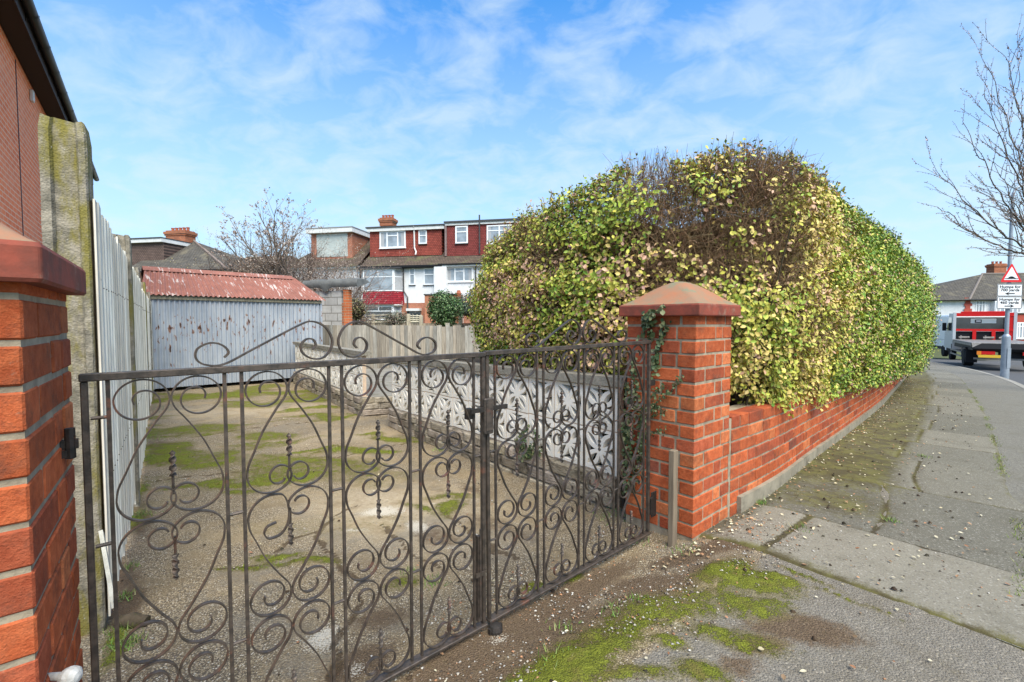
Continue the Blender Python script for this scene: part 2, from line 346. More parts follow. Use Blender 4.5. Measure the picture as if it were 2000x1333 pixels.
SOIL = [(1290, 1150, .30, .13, 35, .85), (1130, 1235, .5, .14, 35, .85), (1380, 1110, .2, .1, 10, .8), (1000, 1310, .3, .1, 30, .9), (1100, 1160, .62, .13, 40, 1.1), (900, 1290, .35, .14, 40, 1), (1330, 1085, .22, .1, 20, 1), (1400, 1075, .16, .07, 0, 1), (1180, 1200, .35, .10, 30, .9), (1050, 1230, .3, .12, 30, .9), (1250, 1140, .2, .1, 20, .9),
        (1560, 1240, .22, .08, -20, .95), (1480, 1260, .14, .06, 0, .85), (1420, 1290, .1, .05, 0, .7), (1640, 1265, .12, .05, 0, .5), (700, 1290, .2, .1, 30, .8), (760, 1200, .16, .12, 30, .7), (860, 1040, .2, .15, -40, .6),
        (250, 1180, .08, .3, 35, .9), (245, 1120, .09, .3, 35, .8), (268, 1010, .1, .5, 36, .7), (300, 880, .16, .8, 37, .6), (615, 780, .7, .25, 30, .9), (640, 765, .5, .2, 30, .8), (480, 765, 1.4, .12, 40, .7), (940, 960, .3, .1, -40, .6), (990, 1030, .3, .12, -40, .5)]
WHITE = [(760, 1000, .22, .09, 0, 1), (830, 1030, .12, .09, 0, .95), (700, 1040, .14, .05, 0, .8), (640, 1240, .08, .12, 0, .9), (690, 1300, .06, .05, 0, .7), (1320, 1215, .09, .03, 0, .8), (878, 992, .035, .02, 0, 1.2), (880, 1060, .08, .04, 0, .6), (960, 1250, .05, .04, 0, .7)]
SMOOTH = [(780, 1000, .75, .5, -20, 1.2), (700, 850, .8, .35, 10, .5), (500, 800, 1.5, .6, 20, .7)]
CR = [[(300, 940), (330, 932), (420, 926), (505, 915), (600, 903), (655, 893), (740, 876), (820, 862)], [(430, 1112), (520, 1104), (571, 1052), (622, 1034), (662, 1003), (700, 985)], [(700, 1130), (640, 1080), (620, 1034)], [(870, 1000), (940, 1060), (1010, 1090)],
      [(755, 1020), (800, 1080), (860, 1110)], [(700, 1170), (660, 1250), (640, 1330)], [(300, 860), (350, 858), (480, 838), (620, 822), (705, 815)]]
def ground_mat(name):
    g = G(name); a = g.split(g.attr('m1')); b = g.split(g.attr('m2'))
    moss, soil, crack = a[0], a[1], a[2]; white, smooth, tone = b[0], b[1], b[2]
    # exposed-aggregate concrete: pebble cells, finer grit
    v = g.voro(150, out='Color'); vs = g.split(v); d = g.voro(150)
    peb = g.mix(vs[0], (.25, .205, .14), (.45, .39, .30)); peb = g.mix(g.ramp(vs[1], .86, .92), peb, (.62, .58, .52)); peb = g.mix(g.ramp(d, .35, .62), peb, (.13, .11, .09))
    sm = g.mix(g.ramp(g.noise(35, 7, .7), .3, .7), (.35, .30, .23), (.46, .405, .33))
    base = g.mix(g.math('MULTIPLY', smooth, .75), peb, sm)
    base = g.mix(g.ramp(g.noise(2.5, 9, .72), .45, .62, 0, .6), base, (.38, .31, .21)); base = g.mix(g.ramp(g.noise(1.5, 10, .75), .50, .60, 0, .6), base, (.20, .185, .165)); base = g.mix(g.ramp(g.noise(8, 10, .8), .66, .72, 0, .7), base, (.50, .46, .40))
    base = g.mix(g.ramp(g.noise(5, 7, .7), .48, .70, 0, .6), base, (.15, .12, .085))
    n = g.noise(28, 7, .75); n2 = g.noise(160, 4, .7)
    tar = g.mix(g.split(g.voro(260, out='Color'))[2], (.15, .147, .142), (.25, .242, .232)); tar = g.mix(g.ramp(g.noise(120, 4, .8), .56, .7, 0, .6), tar, (.12, .11, .095)); tar = g.mix(g.ramp(g.noise(4, 6, .7), .45, .7, 0, .5), tar, (.15, .138, .118)); tar = g.mix(g.ramp(vs[2], .93, .96, 0, .5), tar, (.40, .38, .35)); tar = g.mix(g.ramp(g.noise(11, 8, .8), .55, .72, 0, .5), tar, (.10, .085, .06))
    base = g.mix(g.ramp(g.math('ADD', tone, g.math('MULTIPLY', g.math('SUBTRACT', n, .5), .6)), .35, .65), base, tar)
    so = g.mix(g.ramp(n2, .3, .7), (.065, .047, .034), (.17, .128, .095)); so = g.mix(g.ramp(g.noise(130, 5, .7), .62, .67), so, (.40, .33, .26))
    fs = g.ramp(g.math('ADD', soil, g.math('MULTIPLY', g.math('SUBTRACT', g.math('ADD', g.math('MULTIPLY', n, .6), g.math('MULTIPLY', n2, .4)), .5), 1.8)), .22, .72, 0, .95)
    base = g.mix(fs, base, so)
    fw = g.ramp(g.math('ADD', white, g.math('MULTIPLY', g.math('SUBTRACT', n2, .5), 2.6)), .62, .8)
    base = g.mix(g.math('MULTIPLY', fw, .75), base, (.60, .59, .57))
    base = g.mix(g.ramp(g.math('ADD', crack, g.math('MULTIPLY', g.math('SUBTRACT', n, .5), .5)), .38, .60, 0, .8), base, (.07, .05, .035))
    mo = g.mix(g.ramp(n, .35, .65), (.065, .08, .014), (.13, .16, .02)); mo = g.mix(g.ramp(n2, .4, .7), mo, (.22, .26, .035)); mo = g.mix(g.ramp(g.noise(9, 5), .5, .68, 0, .75), mo, (.14, .12, .045))
    wide = g.ramp(g.math('ADD', moss, g.math('MULTIPLY', g.math('SUBTRACT', g.noise(50, 6, .8), .5), 1.6)), .02, .55, 0, .62); base = g.mix(wide, base, g.mix(g.ramp(n2, .3, .7), (.115, .10, .045), (.21, .19, .085)))
    fm = g.ramp(g.math('ADD', moss, g.math('MULTIPLY', g.math('SUBTRACT', g.math('ADD', g.math('MULTIPLY', g.noise(13, 10, .85), .75), g.math('MULTIPLY', n2, .25)), .5), 4.2)), .48, .70, 0, .93)
    base = g.mix(fm, base, mo)
    h = g.math('ADD', g.math('MULTIPLY', g.math('SUBTRACT', 1, d), g.math('SUBTRACT', 1.0, smooth)), g.math('ADD', g.math('MULTIPLY', n2, 1.4), g.math('MULTIPLY', fm, n)))
    base = g.mix(1.0, base, (1.08, 1.0, .86), 'MULTIPLY')
    g.bump(h, .9, .006)
    return g.done(base, .93, 0, .1)
m_drive = ground_mat('mossy_concrete_ground')
# driveway and forecourt: one height field
ys = [.25]
while ys[-1] < 13: ys.append(ys[-1] + max(.018, ys[-1] * .011))
ys = np.array(ys); xs = np.concatenate([np.arange(-9.5, -3, .06), np.arange(-3, 3.4, .022)])
X, Y = np.meshgrid(xs, ys)
moss = blobmask(X, Y, MOSS); soil = blobmask(X, Y, SOIL); moss = np.maximum(moss, .60 * sstep(.52, .70, vn(X * 1.1 + 3, Y * 1.7 + 8, 1.2, 4)) * sstep(.5, 1.1, (X + .932) * D2.x + (Y - .986) * D2.y) * (.35 + .75 * sstep(3.0, 4.5, Y))); white = blobmask(X, Y, WHITE); smooth = blobmask(X, Y, SMOOTH); crack = linemask(X, Y, CR, .03)
# street side of the gate line is grey tarmac grit where it is not soil
pg = (X + .932) * D2.x + (Y - .986) * D2.y; tarm = sstep(-.45, -.62, pg)
Z = terrain(X, Y) + (vn(X, Y, 3, 3) - .5) * .02 * (1 - .6 * smooth) + (vn(X, Y, 30, 2) - .5) * .006
nm = moss + (vn(X, Y, 28, 3) - .5) * .9
mh = np.clip((nm - .42) / .3, 0, 1); Z = Z + mh * .009 + mh * (vn(X, Y, 38, 2) - .5) * .020 - .012 * crack
V = np.stack([X, Y, Z], -1).reshape(-1, 3); ny, nx = X.shape
idx = np.arange(ny * nx).reshape(ny, nx); Fc = np.stack([idx[:-1, :-1], idx[:-1, 1:], idx[1:, 1:], idx[1:, :-1]], -1).reshape(-1, 4)
me = npmesh('driveway', V, Fc, attrs={'m1': np.stack([moss, soil, crack], -1).reshape(-1, 3), 'm2': np.stack([white, smooth, tarm], -1).reshape(-1, 3)})
link('driveway', me, m_drive, smooth=True, kind='structure')
# far ground sheet under everything
gx = np.concatenate([-np.geomspace(900, 12, 30), np.arange(-11, 40, 1.5), np.geomspace(41, 900, 26)]); gy = np.concatenate([-np.geomspace(300, 3, 16), np.arange(-1, 60, 1.5), np.geomspace(62, 1500, 26)])
X2, Y2 = np.meshgrid(gx, gy); Z2 = terrain(X2, Y2) - .17
V2 = np.stack([X2, Y2, Z2], -1).reshape(-1, 3); i2 = np.arange(X2.size).reshape(X2.shape); F2 = np.stack([i2[:-1, :-1], i2[:-1, 1:], i2[1:, 1:], i2[1:, :-1]], -1).reshape(-1, 4)
link('ground', npmesh('ground', V2, F2), pbr('rough_ground', (.10, .09, .05), (.07, .10, .03), 3, rough=1, bump=.5, bs=20, bd=.02), smooth=True, kind='structure')
# ---- the street: wall foot line measured from the photograph, pavement to its right
WP = [gnd(1385, 1052), gnd(1517.5, 970), gnd(1596, 902), gnd(1654.6, 857), gnd(1723, 799), gnd(1745, 774), gnd(1772, 738)]
WP = [Vector((p.x, p.y, 0)) + Vector((-.652, .758, 0)) * .028 for p in WP]
RP = gnd(1353, 1060); RP = Vector((RP.x, RP.y, 0))
WP = [WP[0] - (WP[1] - WP[0]).normalized() * .12] + WP
_d = (WP[-1] - WP[-3]).normalized()
for k in range(8):
    _d = (Matrix.Rotation(R(2.4), 4, 'Z') @ _d); WP.append(WP[-1] + _d * 2.6)
def resample(P, step):
    out = [P[0].copy()]; acc = 0
    dense = []
    for i in range(len(P) - 1):
        p0 = P[max(i - 1, 0)]; p1 = P[i]; p2 = P[i + 1]; p3 = P[min(i + 2, len(P) - 1)]
        for t in np.linspace(0, 1, 40, endpoint=False):
            dense.append(.5 * ((2 * p1) + (p2 - p0) * t + (2 * p0 - 5 * p1 + 4 * p2 - p3) * t * t + (3 * p1 - p0 - 3 * p2 + p3) * t ** 3))
    dense.append(P[-1])
    for a, b in zip(dense[:-1], dense[1:]):
        L = (b - a).length
        while acc + L >= step:
            t = (step - acc) / L; a = a + (b - a) * t; out.append(a.copy()); L = (b - a).length; acc = 0
        acc += L
    return out
WL = resample(WP, .02)
for _k in range(3):
    WL = [sum(WL[i - h_:i + h_ + 1], Vector((0, 0, 0))) / (2 * h_ + 1) for i in range(len(WL)) for h_ in (min(14, i, len(WL) - 1 - i),)]
WL = resample(WL, .02)
_k = min(range(len(WL)), key=lambda i: abs((WL[i] - RP).dot(D1) - .430)); _o = (WL[_k] - RP).dot(Vector((.652, -.758, 0))); WL = [p + Vector((-.652, .758, 0)) * (_o - .004) for p in WL]; SPIL = _k * .02
print('wall offset', _o, SPIL)
def wl(s):   # point, tangent, outward normal (towards the street) at distance s along the wall
    i = s / .02; k = int(max(0, min(i, len(WL) - 2))); p = WL[k] + (WL[k + 1] - WL[k]) * (i - k)
    a = WL[max(k - 8, 0)]; b = WL[min(k + 9, len(WL) - 1)]
    t = (b - a).normalized(); return p, t, Vector((t.y, -t.x, 0))
WLEN = .02 * (len(WL) - 1)
PAVW = 1.15
ss = np.concatenate([np.arange(.08, 6, .022), np.arange(6, 14, .05), np.arange(14, WLEN - .1, .12)]); bb = np.arange(-.02, PAVW + .001, .027)
S, B = np.meshgrid(ss, bb, indexing='ij'); PX = np.zeros_like(S); PY = np.zeros_like(S)
for i, s in enumerate(ss):
    p, t, n = wl(s); kw = 1 + .28 * float(sstep(2.3, 1.0, s)); PX[i] = p.x + n.x * bb * kw; PY[i] = p.y + n.y * bb * kw
row = [.10, .76, 1.80, 2.86, 3.75, 4.7, 5.6]
while row[-1] < WLEN: row.append(row[-1] + .93)
row = np.array(row); ri = np.searchsorted(row, S) - 1; ri = np.clip(ri, 0, len(row) - 1)
dj = np.min(np.abs(S[..., None] - row[None, None, :]), -1)
cuts = {k: ([.25, .64] if k == 0 else [[.62], [.47], [.66], [.50], [.58]][k % 5]) for k in range(len(row))}
db = np.ones_like(S); sid = np.zeros_like(S)
for k in range(len(row)):
    m = ri == k
    for j, c in enumerate(cuts[k]):
        db[m] = np.minimum(db[m], np.abs(B[m] - c)); sid[m] += (B[m] > c)
tonefix = (S < .76); joint = np.clip(1 - np.minimum(dj, db) / .018, 0, 1) * (.65 + .6 * vn(S * 3, B * 3, 1, 2) * (1 - .6 * sstep(3, 6, S)))
tone = .62 * _T[(ri.astype(int) * 7 + 3) % 64, (sid.astype(int) * 13 + 5) % 64]; tone = np.where(tonefix, .72 + .35 * tone, tone)
pm = .9 * sstep(.22, .10, S) * (.3 + vn(S, B, 2.5, 2)) + .8 * np.exp(-(((S - 1.15) / .25) ** 2 + ((B - .33) / .2) ** 2)) + 1.12 * sstep(.72, .42, B) * sstep(1.2, 1.9, S) * (.55 + .6 * vn(S, B * 2, .7, 2)) + .5 * sstep(.5, .1, B) * sstep(.5, 1.0, S) * sstep(2, 1, S) + 1.3 * (joint > .3) * vn(S, B, 1.6, 2) + 1.2 * sstep(PAVW - .05, PAVW - .02, B) * (.1 + vn(S, B, 2.5, 2))
pd = 1.25 * np.exp(-(((S - 2.2) / .6) ** 2 + ((B - .28) / .26) ** 2)) + .5 * sstep(.6, .4, B) * sstep(1.6, 2.4, S) * vn(S, B, 1.3, 2) + .8 * sstep(.16, .0, B)
PZ = terrain(PX, PY) + .014 + (vn(S, B, 4, 2) - .5) * .01 + (tone - .5) * .006 - .010 * np.clip(joint * 1.6, 0, 1)
PZ[:, -1] -= .006; PZ[0] -= .05
i3 = np.arange(S.size).reshape(S.shape); F3 = np.stack([i3[:-1, :-1], i3[:-1, 1:], i3[1:, 1:], i3[1:, :-1]], -1).reshape(-1, 4)[:, ::-1]
me = npmesh('pavement', np.stack([PX, PY, PZ], -1).reshape(-1, 3), F3, attrs={'m1': np.stack([pm, pd, joint], -1).reshape(-1, 3), 'm2': np.stack([tone, 1.0 * tonefix, 0 * tone], -1).reshape(-1, 3)})
def pave_mat():
    g = G('stone_paving'); a = g.split(g.attr('m1')); b = g.split(g.attr('m2'))
    n = g.noise(26, 7, .75); n2 = g.noise(170, 5, .7); vv = g.split(g.voro(160, out='Color'))
    c = g.mix(b[0], (.135, .127, .102), (.235, .215, .17)); c = g.mix(g.math('SUBTRACT', 1.0, g.math('MULTIPLY', b[1], .6)), c, g.mix(1.0, c, g.mix(g.ramp(n2, .3, .7), (.66, .66, .66), (1.32, 1.32, 1.32)), 'MULTIPLY'))
    c = g.mix(g.ramp(vv[0], .92, .95, 0, .55), c, (.34, .32, .28)); c = g.mix(g.ramp(vv[1], .9, .95, 0, .5), c, (.09, .08, .07))
    c = g.mix(g.ramp(g.noise(4, 7, .7), .5, .75, 0, .5), c, (.085, .075, .052))
    c = g.mix(g.ramp(g.math('ADD', a[1], g.math('MULTIPLY', g.math('SUBTRACT', n, .5), 1.2)), .35, .75, 0, .75), c, (.075, .07, .042))
    c = g.mix(g.ramp(g.math('ADD', a[2], g.math('MULTIPLY', g.math('SUBTRACT', n, .5), .9)), .35, .6), c, (.06, .05, .035))
    mo = g.mix(g.ramp(g.noise(7, 6, .7), .4, .62), (.075, .062, .03), (.135, .125, .04))
    c = g.mix(g.ramp(g.math('ADD', a[0], g.math('MULTIPLY', g.math('SUBTRACT', g.math('ADD', g.math('MULTIPLY', n, .5), g.math('MULTIPLY', n2, .5)), .5), 3.6)), .25, 1.0, 0, .85), c, mo)
    g.bump(g.math('ADD', n2, g.math('MULTIPLY', n, .6)), .6, .005); return g.done(c, .92, 0, .12)
link('pavement', me, pave_mat(), smooth=True, kind='structure')
def strip(name, b0, b1, z0, z1, m, s0=.0, s1=None, step=.3, nb=2, thick=.0):
    mb = MB(); rows = []; s = s0; s1 = s1 or WLEN - .3
    bs = np.linspace(b0, b1, nb)
    while s <= s1:
        p, t, n = wl(max(s, 0)); p = p + t * min(s, 0)
        r = []
        for b in bs:
            q = p + n * b; r.append((q.x, q.y, tz(*(p + n * 1.0).xy) + z0 + (z1 - z0) * (b - b0) / (b1 - b0)))
        if thick: r = [(r[0][0], r[0][1], r[0][2] - thick)] + r + [(r[-1][0], r[-1][1], r[-1][2] - thick)]
        rows.append(r); s += step
    mb.sheet(rows); return mb.build(name, m, kind='structure')
m_tarmac = (lambda: (lambda g: (g.bump(g.math('ADD', g.noise(220, 4), g.voro(150)), .8, .006), g.done(
    g.mix(g.ramp(g.noise(3, 7, .7), .45, .75, 0, .6), g.mix(g.split(g.voro(140, out='Color'))[0], (.13, .122, .105), (.25, .235, .20)), (.15, .135, .10)), .95))[1])(G('old_tarmac')))()
strip('verge', PAVW - .05, 2.05, .006, -.005, m_tarmac, .1, step=.2, nb=6)
strip('kerb', 2.054, 2.19, .0, -.004, pbr('kerb_stone', (.33, .305, .265), (.22, .205, .17), 12, rough=.9, bump=.4), -.5, step=.25, thick=.16)
strip('road', 2.194, 9.5, -.115, -.115, pbr('asphalt', (.075, .075, .078), (.11, .11, .11), 30, rough=.9, bump=.6, bs=200), -.5, step=.5, nb=6)
# ================================================================ brick work
def brickcol():
    r = random.random(); k = random.uniform(.8, 1.15)
    c = (.46, .105, .036) if r < .60 else ((.38, .085, .036) if r < .84 else ((.54, .155, .055) if r < .96 else (.27, .075, .042)))
    return tuple(x * k for x in c)
def frame_M(o, u, v):
    m = Matrix.Identity(4); w_ = u.cross(v)
    for i in range(3): m[i][0], m[i][1], m[i][2], m[i][3] = u[i], v[i], w_[i], o[i]
    return m
BH, BG = .0640, .0110
def add_brick(mb, x0, x1, y0, y1, z0, z1, M):
    j = lambda a: a + random.uniform(-.0018, .0018)
    mb.box(j(x0), j(x1), j(y0), j(y1), j(z0), j(z1), M, brickcol(), ch=.0035)
def pillar(name, label, o, u, v, wu, wv, z0, n, capz, group=None):
    """o = corner nearest the street; u, v = directions of its two seen faces"""
    t = thing(name, label, 'gate pillar', (o.x, o.y, 0), 0, group)
    M = frame_M(Vector((o.x, o.y, 0)), u, v)
    group_ov = o.x > 0
    b = MB(); z = z0
    H = .1025; L = .215
    for k in range(n):
        z1 = z + BH
        if z < capz:
            # pinwheel of perimeter bricks: each side is cut alternately
            for side in range(4):
                Wd = wu if side % 2 == 0 else wv; D = wv if side % 2 == 0 else wu
                a = 0 if (k % 2) == 0 else H + BG; e = Wd - (H + BG) if (k % 2) == 0 else Wd
                cuts = [a]
                x = a
                first = L
                x += first
                while x < e - .05: cuts.append(x); x += L + BG
                if e - cuts[-1] < .055 and len(cuts) > 1: cuts.pop()
                cuts.append(e + BG)
                cc = [(cuts[i] + (BG if i else 0), cuts[i + 1] - (BG if i == len(cuts) - 2 else 0)) for i in range(len(cuts) - 1)]
                for (p, q) in cc:
                    if side == 0: add_brick(b, p, q, 0, H, z, z1, M)
                    elif side == 2: add_brick(b, Wd - q, Wd - p, D - H, D, z, z1, M)
                    elif side == 1: add_brick(b, D - H, D, p, q, z, z1, M)
                    else: add_brick(b, 0, H, Wd - q, Wd - p, z, z1, M)
        z += BH + BG
    b.build('bricks', m_brick, t, world=True)
    c = MB(); c.box(.0035, wu - .0035, .0035, wv - .0035, z0 - .2, capz + .001, M); c.build('mortar', m_mortar, t, world=True)
    # weathered cap: square slab with an ogee pyramid on it
    ov = .036 if group_ov else .030; cx, cy = wu / 2, wv / 2; hx, hy = wu / 2 + ov, wv / 2 + ov
    def ring(f, z, rd):
        out = []; r = min(rd, f * .95)
        for (sx, sy, a0) in ((1, 1, 0), (-1, 1, 90), (-1, -1, 180), (1, -1, 270)):
            for a in np.linspace(a0, a0 + 90, 5):
                out.append(M @ Vector((cx + hx * (sx * (f - r) + r * math.cos(R(a))), cy + hy * (sy * (f - r) + r * math.sin(R(a))), z)))
        out.append(out[0]); return out
    s = MB(); s.sheet([ring(.02, capz, .01), ring(.985, capz, .02), ring(1, capz + .006, .03), ring(1, capz + .056, .03), ring(.985, capz + .064, .04)]); s.build('cap_slab', m_cap, t, world=True, smooth=False)
    s = MB(); s.sheet([ring(f, capz + z, r) for f, z, r in ((.985, .0635, .04), (.92, .072, .06), (.80, .092, .1), (.66, .120, .16), (.50, .153, .22), (.35, .178, .25), (.2, .194, .2), (.08, .200, .08), (.01, .201, .01))]); s.build('cap_top', m_captop, t, world=True, smooth=True)
    return t
rp = pillar('brick_pillar', 'right-hand red brick gate pillar under the hedge with terracotta pyramid cap', RP, D1, Vector((-.66, .751, 0)), .41, .42, -.035, 16, 1.137, 'brick gate pillars')
LP = Vector((-.79, .735, 0))
lp = pillar('brick_pillar', 'close red brick gate pillar at the left edge beside the tall concrete post', LP, Vector((-.60, .80, 0)), -D1, .42, .445, -.045, 17, 1.172, 'brick gate pillars')
# ---------------------------------------------------------------- street wall: bricks follow the curve
wt = thing('brick_wall', 'low red brick street wall curving away under the hedge', 'garden wall', (WL[0].x, WL[0].y, 0))
b = MB(); S0 = SPIL; NC = 8
for k in range(NC):
    s = S0 + (0 if k % 2 else .0); first = True; cnt = k
    while s < 14.5:
        L = .1025 if (first and k % 2) or cnt % 3 == 2 else .215
        first = False; cnt += 1
        e = s + L; p, t, n = wl(s); q, t2, n2 = wl(e); g0 = tz(*(p + n * .2).xy)
        z0 = g0 - .023 + k * .075; z1 = z0 + BH
        if k == NC - 1: z1 = z0 + .068
        c = brickcol(); jj = random.uniform(0, .0025)
        P = [p + n * jj, q + n2 * jj, q - n2 * .1, p - n * .1]
        ins = .003; dd = (q - p).normalized() * ins
        mid = n * -ins
        vs = [P[3] + Vector((0, 0, z0)), P[2] + Vector((0, 0, z0)), P[2] + Vector((0, 0, z1)), P[3] + Vector((0, 0, z1)),
              P[0] + mid + Vector((0, 0, z0)), P[1] + mid + Vector((0, 0, z0)), P[1] + mid + Vector((0, 0, z1)), P[0] + mid + Vector((0, 0, z1)),
              P[0] + dd + Vector((0, 0, z0 + ins)), P[1] - dd + Vector((0, 0, z0 + ins)), P[1] - dd + Vector((0, 0, z1 - ins)), P[0] + dd + Vector((0, 0, z1 - ins))]
        b.add(vs, [(0, 4, 7, 3), (1, 2, 6, 5), (0, 1, 5, 4), (3, 7, 6, 2), (4, 5, 9, 8), (5, 6, 10, 9), (6, 7, 11, 10), (7, 4, 8, 11), (8, 9, 10, 11)], c)
        s = e + BG
b.build('bricks', m_brick, wt, world=True)
def wallstrip(b0, b1, z0, z1, s0, s1, step=.15, n=2):
    mb = MB(); rows = []
    for s in np.arange(s0, s1, step):
        p, t, nn = wl(s); g0 = tz(*(p + nn * .2).xy)
        a, c = p + nn * b0, p + nn * b1
        rows.append([(a.x, a.y, g0 + z0), (a.x, a.y, g0 + z1), (c.x, c.y, g0 + z1), (c.x, c.y, g0 + z0)])
    mb.sheet(rows); mb.add(rows[0], [(0, 1, 2, 3)]); mb.add(rows[-1], [(3, 2, 1, 0)]); return mb
wallstrip(-.215, -.0035, -.1, .560, S0 - .03, 14.5).build('mortar', m_mortar, wt, world=True)
wallstrip(-.02, .026, -.05, .085, .54, 14.5).build('concrete_plinth', pbr('plinth_concrete', (.30, .265, .20), (.20, .178, .135), 10, c3=(.10, .085, .06), s3=5, t3=(.55, .75), rough=.95, bump=.5, bs=60), wt, world=True)
# ================================================================ ironwork gates
def spline(P, n=10):
    P = [Vector((p[0], p[1], 0)) for p in P]; out = []
    for i in range(len(P) - 1):
        p0 = P[max(i - 1, 0)]; p1 = P[i]; p2 = P[i + 1]; p3 = P[min(i + 2, len(P) - 1)]
        for t in np.linspace(0, 1, n, endpoint=False):
            q = .5 * ((2 * p1) + (p2 - p0) * t + (2 * p0 - 5 * p1 + 4 * p2 - p3) * t * t + (3 * p1 - p0 - 3 * p2 + p3) * t ** 3); out.append((q.x, q.y))
    out.append((P[-1].x, P[-1].y)); return out
def motif(c, H, broken=False):
    """left strip of one motif: x 0..c, z 0..H (scroll at the top, loop at the bottom)"""
    r = c * .485; C = (c - r - .001, H - r - .004); pts = []
    for th in np.linspace(560, 0, 60):
        f = 1 if th < 170 else max(.30, 1 - (th - 170) / 330 * .62)
        ox = .0 if th < 170 else (th - 170) / 390 * r * -.02
        pts.append((C[0] + ox + r * f * math.cos(R(th)), C[1] + r * f * math.sin(R(th))))
    r2 = c * .545; C1 = (r2 + .002, r2 + .003)
    a = pts[-1]; e = (C1[0] - r2, C1[1] + .0)
    sp = spline([(a[0] - .0006, a[1] + .004), (a[0], a[1]), (a[0] - .007, a[1] - .022), (a[0] - .030, a[1] - .055), (a[0] - .062, a[1] - .108), (e[0] + .018, e[1] + .062), (e[0] + .004, e[1] + .028), e], 8)
    pts += sp[9:]
    if broken:
        pts += [(C1[0] + r2 * math.cos(R(th)), C1[1] + r2 * math.sin(R(th))) for th in np.linspace(184, 270, 14)]
        pts += spline([(C1[0], C1[1] - r2), (c - .018, .010), (c - .004, .045), (c - .006, .09), (c - .025, .118), (c - .055, .122), (c - .066, .104), (c - .058, .088), (c - .036, .082)], 8)[1:]
        return pts
    pts += [(C1[0] + r2 * math.cos(R(th)), C1[1] + r2 * math.sin(R(th))) for th in np.linspace(184, 322, 24)]
    r3 = c * .29; C2 = (C1[0] + (r2 - r3) * math.cos(R(322)), C1[1] + (r2 - r3) * math.sin(R(322)))
    for th in np.linspace(326, 690, 40):
        f = 1 if th < 450 else 1 - (th - 450) / 240 * .5
        pts.append((C2[0] + r3 * f * math.cos(R(th)), C2[1] + r3 * f * math.sin(R(th))))
    return pts
U = .282; PAN = .2228; GAPW = .0378; GH = 1.045
def make_leaf(name, label, latch):
    t = thing(name, label, 'iron gate', (0, 0, 0), 0, 'wrought iron driveway gates')
    W = 1.085; fr = MB()
    fr.box(-.008, W + .008, -.012, .012, GH - .017, GH, ch=.002); fr.box(-.008, W + .008, -.019, .016, 0, .011, ch=.002)
    fr.box(-.0065, .0065, -.008, .008, .0115, GH - .0175, ch=.002); fr.box(W - .0075, W + .0075, -.009, .009, .0115, GH - .0175, ch=.002)
    fr.build('frame', m_iron, t)
    x = .0386; H = (GH - .028) / 3; z0 = .0115
    for p in range(4):
        for bx in (x, x + PAN):
            MB().box(bx - .0040, bx + .0040, -.0042, .0042, .0115, GH - .0175).build('bar', m_iron, t)
        c = PAN / 2 - .006; xa = x + .0055; xb = x + PAN - .0055
        for m in range(3):
            zb = z0 + m * H; flip = (m == 1)
            br = latch and p == 1 and m == 1
            P0 = motif(c, H); PB = motif(c, H, True)
            for side in (0, 1):
                P = PB if (br and side == 0) else P0
                q = [((xa + a) if side == 0 else (xb - a), (zb + H - z) if flip else zb + z) for a, z in P]
                MB().ribbon(q, .0108, .0036).build('scroll', m_iron, t, smooth=False)
            # rod with a twisted spear end growing from the joint of the loops
            zj = zb + (H - .052 if flip else .052); sg = -1 if flip else 1; xm = x + PAN / 2
            f = MB(); f.tube([(xm, .002, zj), (xm, .002, zj + sg * .05)], .0034, 6)
            rows = []
            for k in range(25):
                u = k / 24; a = u * 3.1 * math.pi; wd = .0075 * (1 - max(0, (u - .82) / .18) ** 2 * .9); zz = zj + sg * (.045 + .062 * u); ca, sa = math.cos(a), math.sin(a); th = .0022
                rows.append([(xm + ca * wd - sa * th, sa * wd + ca * th, zz), (xm - ca * wd - sa * th, -sa * wd + ca * th, zz), (xm - ca * wd + sa * th, -sa * wd - ca * th, zz), (xm + ca * wd + sa * th, sa * wd - ca * th, zz), (xm + ca * wd - sa * th, sa * wd + ca * th, zz)])
            f.sheet(rows); f.build('twisted_finial', m_iron, t)
        x += PAN + GAPW
    xs_ = [.0055] + [.0386 + PAN + k * (PAN + GAPW) for k in range(4)]
    for k, gx_ in enumerate(xs_):
        for zf in (.30, .63) + ((.905,) if k == 0 and latch else ()):
            MB().tube([(gx_ + .003, 0, GH * zf), (gx_ + (.0295 if k in (0, 4) else GAPW - .003), 0, GH * zf)], .0042, 6).build('link', m_iron, t)
    # pair of long scrolls on the top rail
    half = [(.262, .020), (.272, .034), (.258, .052), (.232, .058), (.206, .044), (.203, .020), (.222, .004), (.262, .0035), (.330, .040), (.440, .100), (.478, .112), (.514, .096), (.533, .060), (.527, .028), (.505, .007), (.477, .006), (.452, .022), (.447, .045), (.462, .062), (.480, .060), (.487, .044), (.478, .032)]
    pl = spline(half, 7); zz = GH + .002
    for side in (0, 1):
        MB().ribbon([((a if side == 0 else W - a), zz + z) for a, z in pl], .0125, .0045).build('crest_scroll', m_iron, t)
    if latch:
        l = MB(); l.box(W - .012, W + .030, -.030, -.0125, .74, .875, ch=.004); l.box(W - .008, W + .022, -.034, -.0305, .755, .86)
        l.build('latch_box', m_iron, t)
        l = MB(); l.box(W - .07, W + .10, -.026, -.016, .826, .842); l.box(W - .07, W - .045, .0, .02, .80, .84); l.build('latch_bolt', m_darkiron, t)
        l = MB(); l.box(W - .036, W - .021, -.018, -.002, .035, .36); l.tube([(W - .029, -.022, .05), (W - .029, -.022, .39)], .004, 6); l.box(W - .05, W - .01, -.024, -.0185, .21, .225); l.build('drop_bolt', m_iron, t)
    return t
def gate_at(t, o, rz, tilt=0):
    moveto(t, o, rz)
rzG = math.atan2(D1.y, D1.x)
